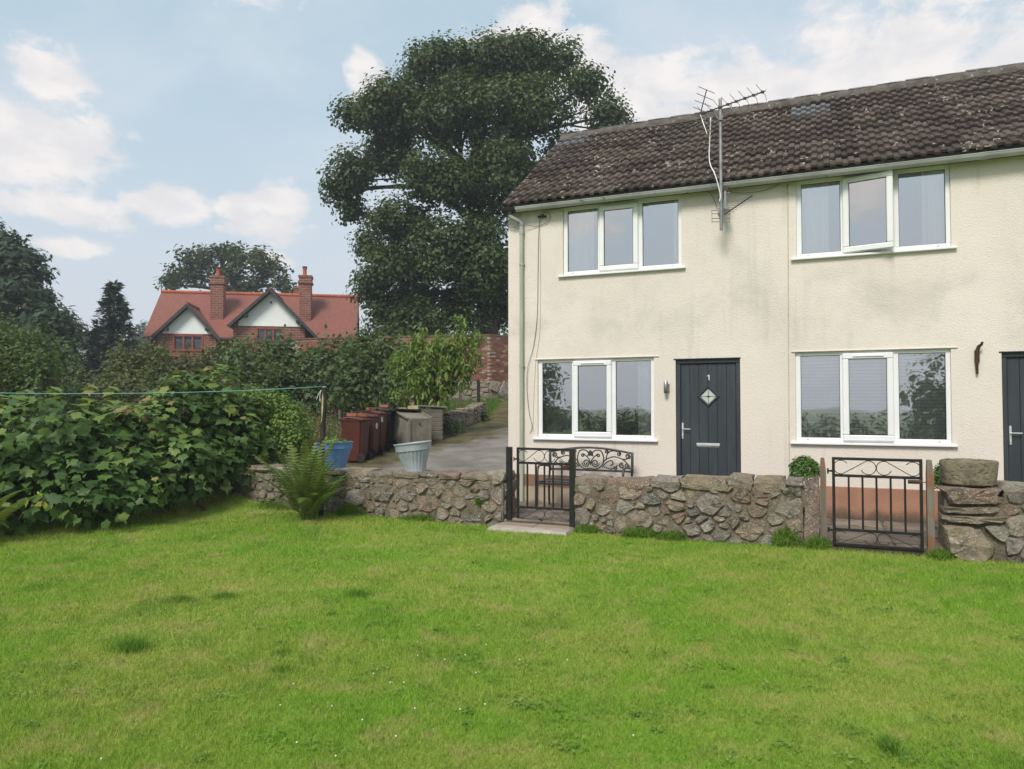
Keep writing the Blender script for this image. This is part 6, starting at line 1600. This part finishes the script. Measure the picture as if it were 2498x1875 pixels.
crown('leaves', wp, [(c[:], (.22, .2, .05)), ((c + Vector((-.05, 0, .05)))[:], (.10, .1, .07))], 200, 6, .03, .045, LM_PRIVET, KITE, .4, 1, .1)

# dry seed heads behind the blue pot
dw = thing('dry_weeds', 'dry brown docks and seed heads behind the black post', 'weeds', (0, 0, 0))
m = MB(); pp = []
for k in range(46):
    px = rng.uniform(705, 850); Y = rng.uniform(16.4, 18.0); g = on_ground(px, Y); h = rng.uniform(.6, 1.15) * (1.1 if px > 735 else .8)
    e = g + Vector((rng.normal() * .12, rng.normal() * .1, h)); limb(m, g, e, .006, .003, 4, .04, 4)
    for j in range(34): pp.append(np.array(g.lerp(e, .35 + .65 * rng.random())) + rng.normal(size=3) * np.array([.05, .05, .02]))
pp = np.array(pp); m.build('stalks', MAT_TWIG, dw)
link('seed_heads', leaves_mesh('seed_heads', KITE, pp, rng.normal(size=pp.shape), .05, -.2), LM_DRY, dw)

# ------------------------------------------------------------------ grass
def blades(name, pos, h, w, mat, lean=.5, rnd=None):
    n = len(pos); a = rng.uniform(0, 2 * PI, n); d = np.stack([np.cos(a), np.sin(a), np.zeros(n)], 1)
    le = np.abs(rng.normal(size=n)) * lean; b = rng.uniform(0, 2 * PI, n)
    tipv = pos + np.stack([np.cos(b) * le * h, np.sin(b) * le * h, h], 1)
    V = np.stack([pos - d * (w / 2)[:, None], pos + d * (w / 2)[:, None], tipv], 1).reshape(-1, 3)
    me = bpy.data.meshes.new(name); me.vertices.add(3 * n); me.vertices.foreach_set('co', V.ravel())
    me.loops.add(3 * n); me.loops.foreach_set('vertex_index', np.arange(3 * n, dtype=np.int32))
    me.polygons.add(n); me.polygons.foreach_set('loop_start', np.arange(0, 3 * n, 3, dtype=np.int32)); me.polygons.foreach_set('loop_total', np.full(n, 3, np.int32))
    me.update()
    at = me.attributes.new('rnd', 'FLOAT', 'POINT'); r = rng.random(n) if rnd is None else rnd
    at.data.foreach_set('value', np.repeat(r, 3).astype(np.float32))
    return link(name, me, mat)
t = NT('lawn_grass')
big_, mid_ = t.noise(.55, 6, .62), t.noise(2.6, 6, .68)
c1 = t.ramp(t.attr('rnd'), [(0, (.14, .275, .021)), (.5, (.22, .395, .034)), (1, (.32, .49, .06))])
c2 = t.ramp(t.attr('rnd'), [(0, (.21, .295, .036)), (.5, (.315, .41, .062)), (1, (.44, .455, .125))])
gc = t.mix(t.step(big_, .40, .60), c1, c2)
gc = t.mix(t.math('MULTIPLY', t.step(mid_, .50, .66), .70), gc, (.47, .41, .16))
gc = t.mix(t.math('MULTIPLY', t.step(t.noise(1.4, 6, .65), .53, .66), .65), gc, (.115, .235, .023))
gc = t.mix(t.math('MULTIPLY', t.step(t.noise(11, 5, .65), .52, .68), .5), gc, (.105, .185, .026))
d_ = t.pbr(gc, .65, 0, .2); tr = t.n.new('ShaderNodeBsdfTranslucent'); t.l.new(gc, tr.inputs[0])
mx = t.n.new('ShaderNodeMixShader'); mx.inputs[0].default_value = .35; t.l.new(d_, mx.inputs[1]); t.l.new(tr.outputs[0], mx.inputs[2])
MAT_GRASS = t.done(mx.outputs[0])
N = 620000
Yg = 2.9 * np.exp(rng.random(N) * math.log(13.2 / 2.9)); Xg = (rng.random(N) * 2 - 1) * (.80 * Yg + .8)
ok = (Xg * S_ + Yg * C_ < DF - 1.93); Xg, Yg = Xg[ok], Yg[ok]
patch = .5 + .5 * np.sin(Xg * .9 + 1.3 * np.sin(Yg * .7)) * np.sin(Yg * 1.1 + .8 * np.sin(Xg * 1.3))
pos = np.stack([Xg, Yg, lawn_z(Xg, Yg) - .002], 1)
kk = Yg / 3.3
stuff(blades('grass', pos, (.014 + .024 * rng.random(len(pos)) + .016 * patch * rng.random(len(pos))) * (.85 + .15 * kk), .0034 * kk ** .9 * (.7 + .6 * rng.random(len(pos))), MAT_GRASS, .75))
# rough grass on the bank behind the bins
n = 60000; Xr = rng.uniform(-12, 1.5, n); Yr = rng.uniform(15.5, 33, n)
le_ = np.array([left_edge(y) for y in Yr]); ok = (Xr < le_ - .05) & ~((Yr < 19.6) & (Xr > le_ - 1.5)); Xr, Yr = Xr[ok], Yr[ok]
LM_ROUGH = leafmat('rough_grass_blades', [(0, (.05, .11, .016)), (.6, (.10, .185, .03)), (1, (.21, .21, .07))], .3, .6, .2, .8)
stuff(blades('rough_grass', np.stack([Xr, Yr, HV(Xr, Yr)], 1), .12 + .26 * rng.random(len(Xr)), np.full(len(Xr), .022), LM_ROUGH, .45))
vg = on_ground(1200, 23.5)
n = 6000; Xr = rng.normal(size=n) * .14 + vg.x - .52; Yr = rng.uniform(21.5, 28.5, n); Xr = Xr + np.array([left_edge(y) for y in Yr]) - left_edge(23.5)
stuff(blades('verge_grass', np.stack([Xr, Yr, HV(Xr, Yr)], 1), .05 + .12 * rng.random(n), np.full(n, .022), leafmat('verge_green', [(0, (.06, .14, .016)), (1, (.14, .26, .035))], .3, .6, .2, 2), .5))
# longer tufts standing in the lawn
for k, (lb, x, y, rx, ry, n, h) in enumerate((('long dark grass tuft in the lawn at lower left', 310, 1583, .24, .15, 480, .11), ('low dark grass tuft, left of two in the middle lawn', 440, 1466, .24, .12, 420, .06), ('dark grass tuft, right of two in the middle lawn', 548, 1460, .20, .13, 300, .07), ('dark grass tuft in the lawn centre toward the wall', 880, 1456, .22, .13, 330, .08), ('faint green tuft in the lower lawn left of centre', 695, 1640, .13, .11, 260, .05), ('small weedy patch in the lower left lawn', 690, 1597, .12, .07, 260, .045), ('broad-leaved weed rosette at the bottom right of the lawn', 2165, 1835, .09, .08, 160, .07))):
    r = ray(x, y); kq = -EYE / r[2]; c = (r[0] * kq, r[1] * kq)
    cen = rng.normal(size=(4, 2)) * .20; q = cen[rng.integers(4, size=n)] + rng.normal(size=(n, 2)) * .25; q = q * np.minimum(1, .95 / np.maximum(1e-6, np.linalg.norm(q, axis=1)))[:, None] * np.array([rx, ry]); pq = np.stack([c[0] + q[:, 0], c[1] + q[:, 1], lawn_z(c[0] + q[:, 0], c[1] + q[:, 1])], 1)
    f = np.exp(-(q[:, 0] / rx) ** 2 - (q[:, 1] / ry) ** 2)
    o = blades('grass_tuft', pq, h * (.35 + .65 * f) * rng.uniform(.6, 1.15, n), np.full(n, .006 if k < 6 else .014), LM_TUFT if k else leafmat('tuft_blade', [(0, (.085, .19, .022)), (.6, (.14, .28, .036)), (1, (.21, .36, .055))], .35, .5, .25, 3), .55)
    if not k: LM_TUFT = o.data.materials[0]
    tag(o, lb, 'grass tuft', 'longer tufts in the lawn')
# low broad-leaved weeds and clover leaves among the grass
nc = 280; Yw = 3.0 * np.exp(rng.random(nc) * math.log(9.5 / 3.0)); Xw = (rng.random(nc) * 2 - 1) * .78 * Yw
ok = (Xw * S_ + Yw * C_ < DF - 2.2); Xw, Yw = Xw[ok], Yw[ok]; nc = len(Xw)
rad = rng.uniform(.03, .16, nc); q = rng.normal(size=(nc, 26, 2)) * .55 * rad[:, None, None]
wx = (Xw[:, None] + q[..., 0]).ravel(); wy = (Yw[:, None] + q[..., 1] * .9).ravel()
wpos = np.stack([wx, wy, lawn_z(wx, wy) + .012 + .014 * rng.random(len(wx))], 1)
wn_ = rng.normal(size=wpos.shape) * .35 + np.array([0, 0, 1.0])
wl_ = link('lawn_weeds', leaves_mesh('lawn_weeds', KITE, wpos, wn_, np.repeat(rng.uniform(.013, .030, nc), 26), 0, np.repeat(rng.random(nc), 26)), leafmat('weed_leaf', [(0, (.10, .20, .028)), (.6, (.16, .29, .042)), (1, (.25, .34, .08))], .3, .5, .3, 3, .1)); stuff(wl_)
fm = MB().lathe([(.0, .008), (.004, .007), (.005, .003), (.003, 0)], 7).mesh('clover_flower', 'all'); fm.materials.append(simple('clover_white', (.70, .68, .62), rough=.8))
for x, y in ((1268, 1609), (1017, 1565), (933, 1561), (1019, 1598), (1085, 1608), (1135, 1597), (911, 1642), (952, 1664), (985, 1664), (716, 1667), (1186, 1572), (810, 1721), (684, 1719), (1122, 1729), (1183, 1717), (884, 1755), (1012, 1727), (966, 1795), (724, 1810), (819, 1843), (1161, 1640), (391, 1416), (1022, 1350), (247, 1850), (2168, 1470), (1925, 1474), (1384, 1609), (1545, 1793)):
    r = ray(x, y); kq = -(EYE - .03) / r[2]; o = link('clover_flower', fm); o.location = (r[0] * kq, r[1] * kq, .026); tag(o, 'tiny white clover head dotted in the lawn', 'flower', 'white clover heads in the lawn')

# ------------------------------------------------------------------ trees behind the photographer, seen only in the window panes
for lb, x, y, h, r in (('broad tree behind the viewer reflected in the left window', -20.8, -10, 5.4, 1.7), ('bushy tree behind the viewer reflected in the right window', -2.0, -19, 4.6, 1.5), ('dense bush behind the viewer reflected low in the windows', -14, -19, 1.7, 2.2), ('spreading bush behind the viewer reflected in the middle panes', -18, -16, 1.7, 2.0), ('second bush behind the viewer reflected in the right window', 2.5, -20, 3.4, 1.6)):
    t_ = thing('reflected_tree', lb, 'tree', (0, 0, 0), group='trees behind the viewer')
    zb = -.4; lobs = [((x + dx * r, y + dy * r, zb + h * dz), (r * s, r * s, h * .26)) for dx, dy, dz, s in ((0, 0, .72, .75), (-.5, .2, .5, .6), (.5, -.1, .5, .6), (.1, .3, .35, .8), (-.2, -.3, .3, .7))]
    crown('crown', t_, lobs, 2.2, 14, .3, .22, LM_SYC); MB().tube([(x, y, zb - .6), (x, y, zb + h * .6)], [.2, .1], 7).build('trunk', MAT_BARK, t_)

rs = random.Random(5)
hr = thing('reflected_hedge', 'long dark hedge behind the viewer reflected along the bottom of the panes', 'hedge', (0, 0, 0))
lobs = [((-50 + k * 2.3 + rs.uniform(-.5, .5), -24 + rs.uniform(-1, 1) - abs(k - 15) * .1, -.6 + rs.uniform(-.3, .4)), (1.9, 1.4, 1.5 + rs.uniform(-.2, .5))) for k in range(34)]
crown('foliage', hr, lobs, 2.0, 12, .3, .3, LM_SYC)

rs = random.Random(8)
fw = link('far_woodland', None)
lobs = [((x + rs.uniform(-3, 3), y + rs.uniform(-6, 6), 2.5 + rs.uniform(0, 2.5)), (7 + rs.uniform(0, 4), 5, 5 + rs.uniform(0, 2.5))) for x, y in [(-190 + 11 * k, 120 + .35 * abs(k - 14) * 3) for k in range(30)] + [(-150, 20 + 12 * k) for k in range(9)]]
col.objects.unlink(fw); bpy.data.objects.remove(fw)
fw = crown('far_woodland', None, lobs, .10, 14, 1.2, 1.3, LM_FAR); fw['label'] = 'distant belt of woodland along the horizon'; stuff(fw)

# ------------------------------------------------------------------ the slightly hazy air
hz = MB().box(-1015, 1015, -1015, 1515, -9, 25).build('haze', None)
t = NT('hazy_air')
pv__ = t.n.new('ShaderNodeVolumePrincipled')
pv__.inputs['Color'].default_value = (.86, .91, 1, 1); pv__.inputs['Density'].default_value = .0013; pv__.inputs['Anisotropy'].default_value = .2
t.l.new(pv__.outputs[0], t.out.inputs['Volume'])
hz.data.materials.append(t.m); stuff(hz)
sc.cycles.volume_bounces = 0
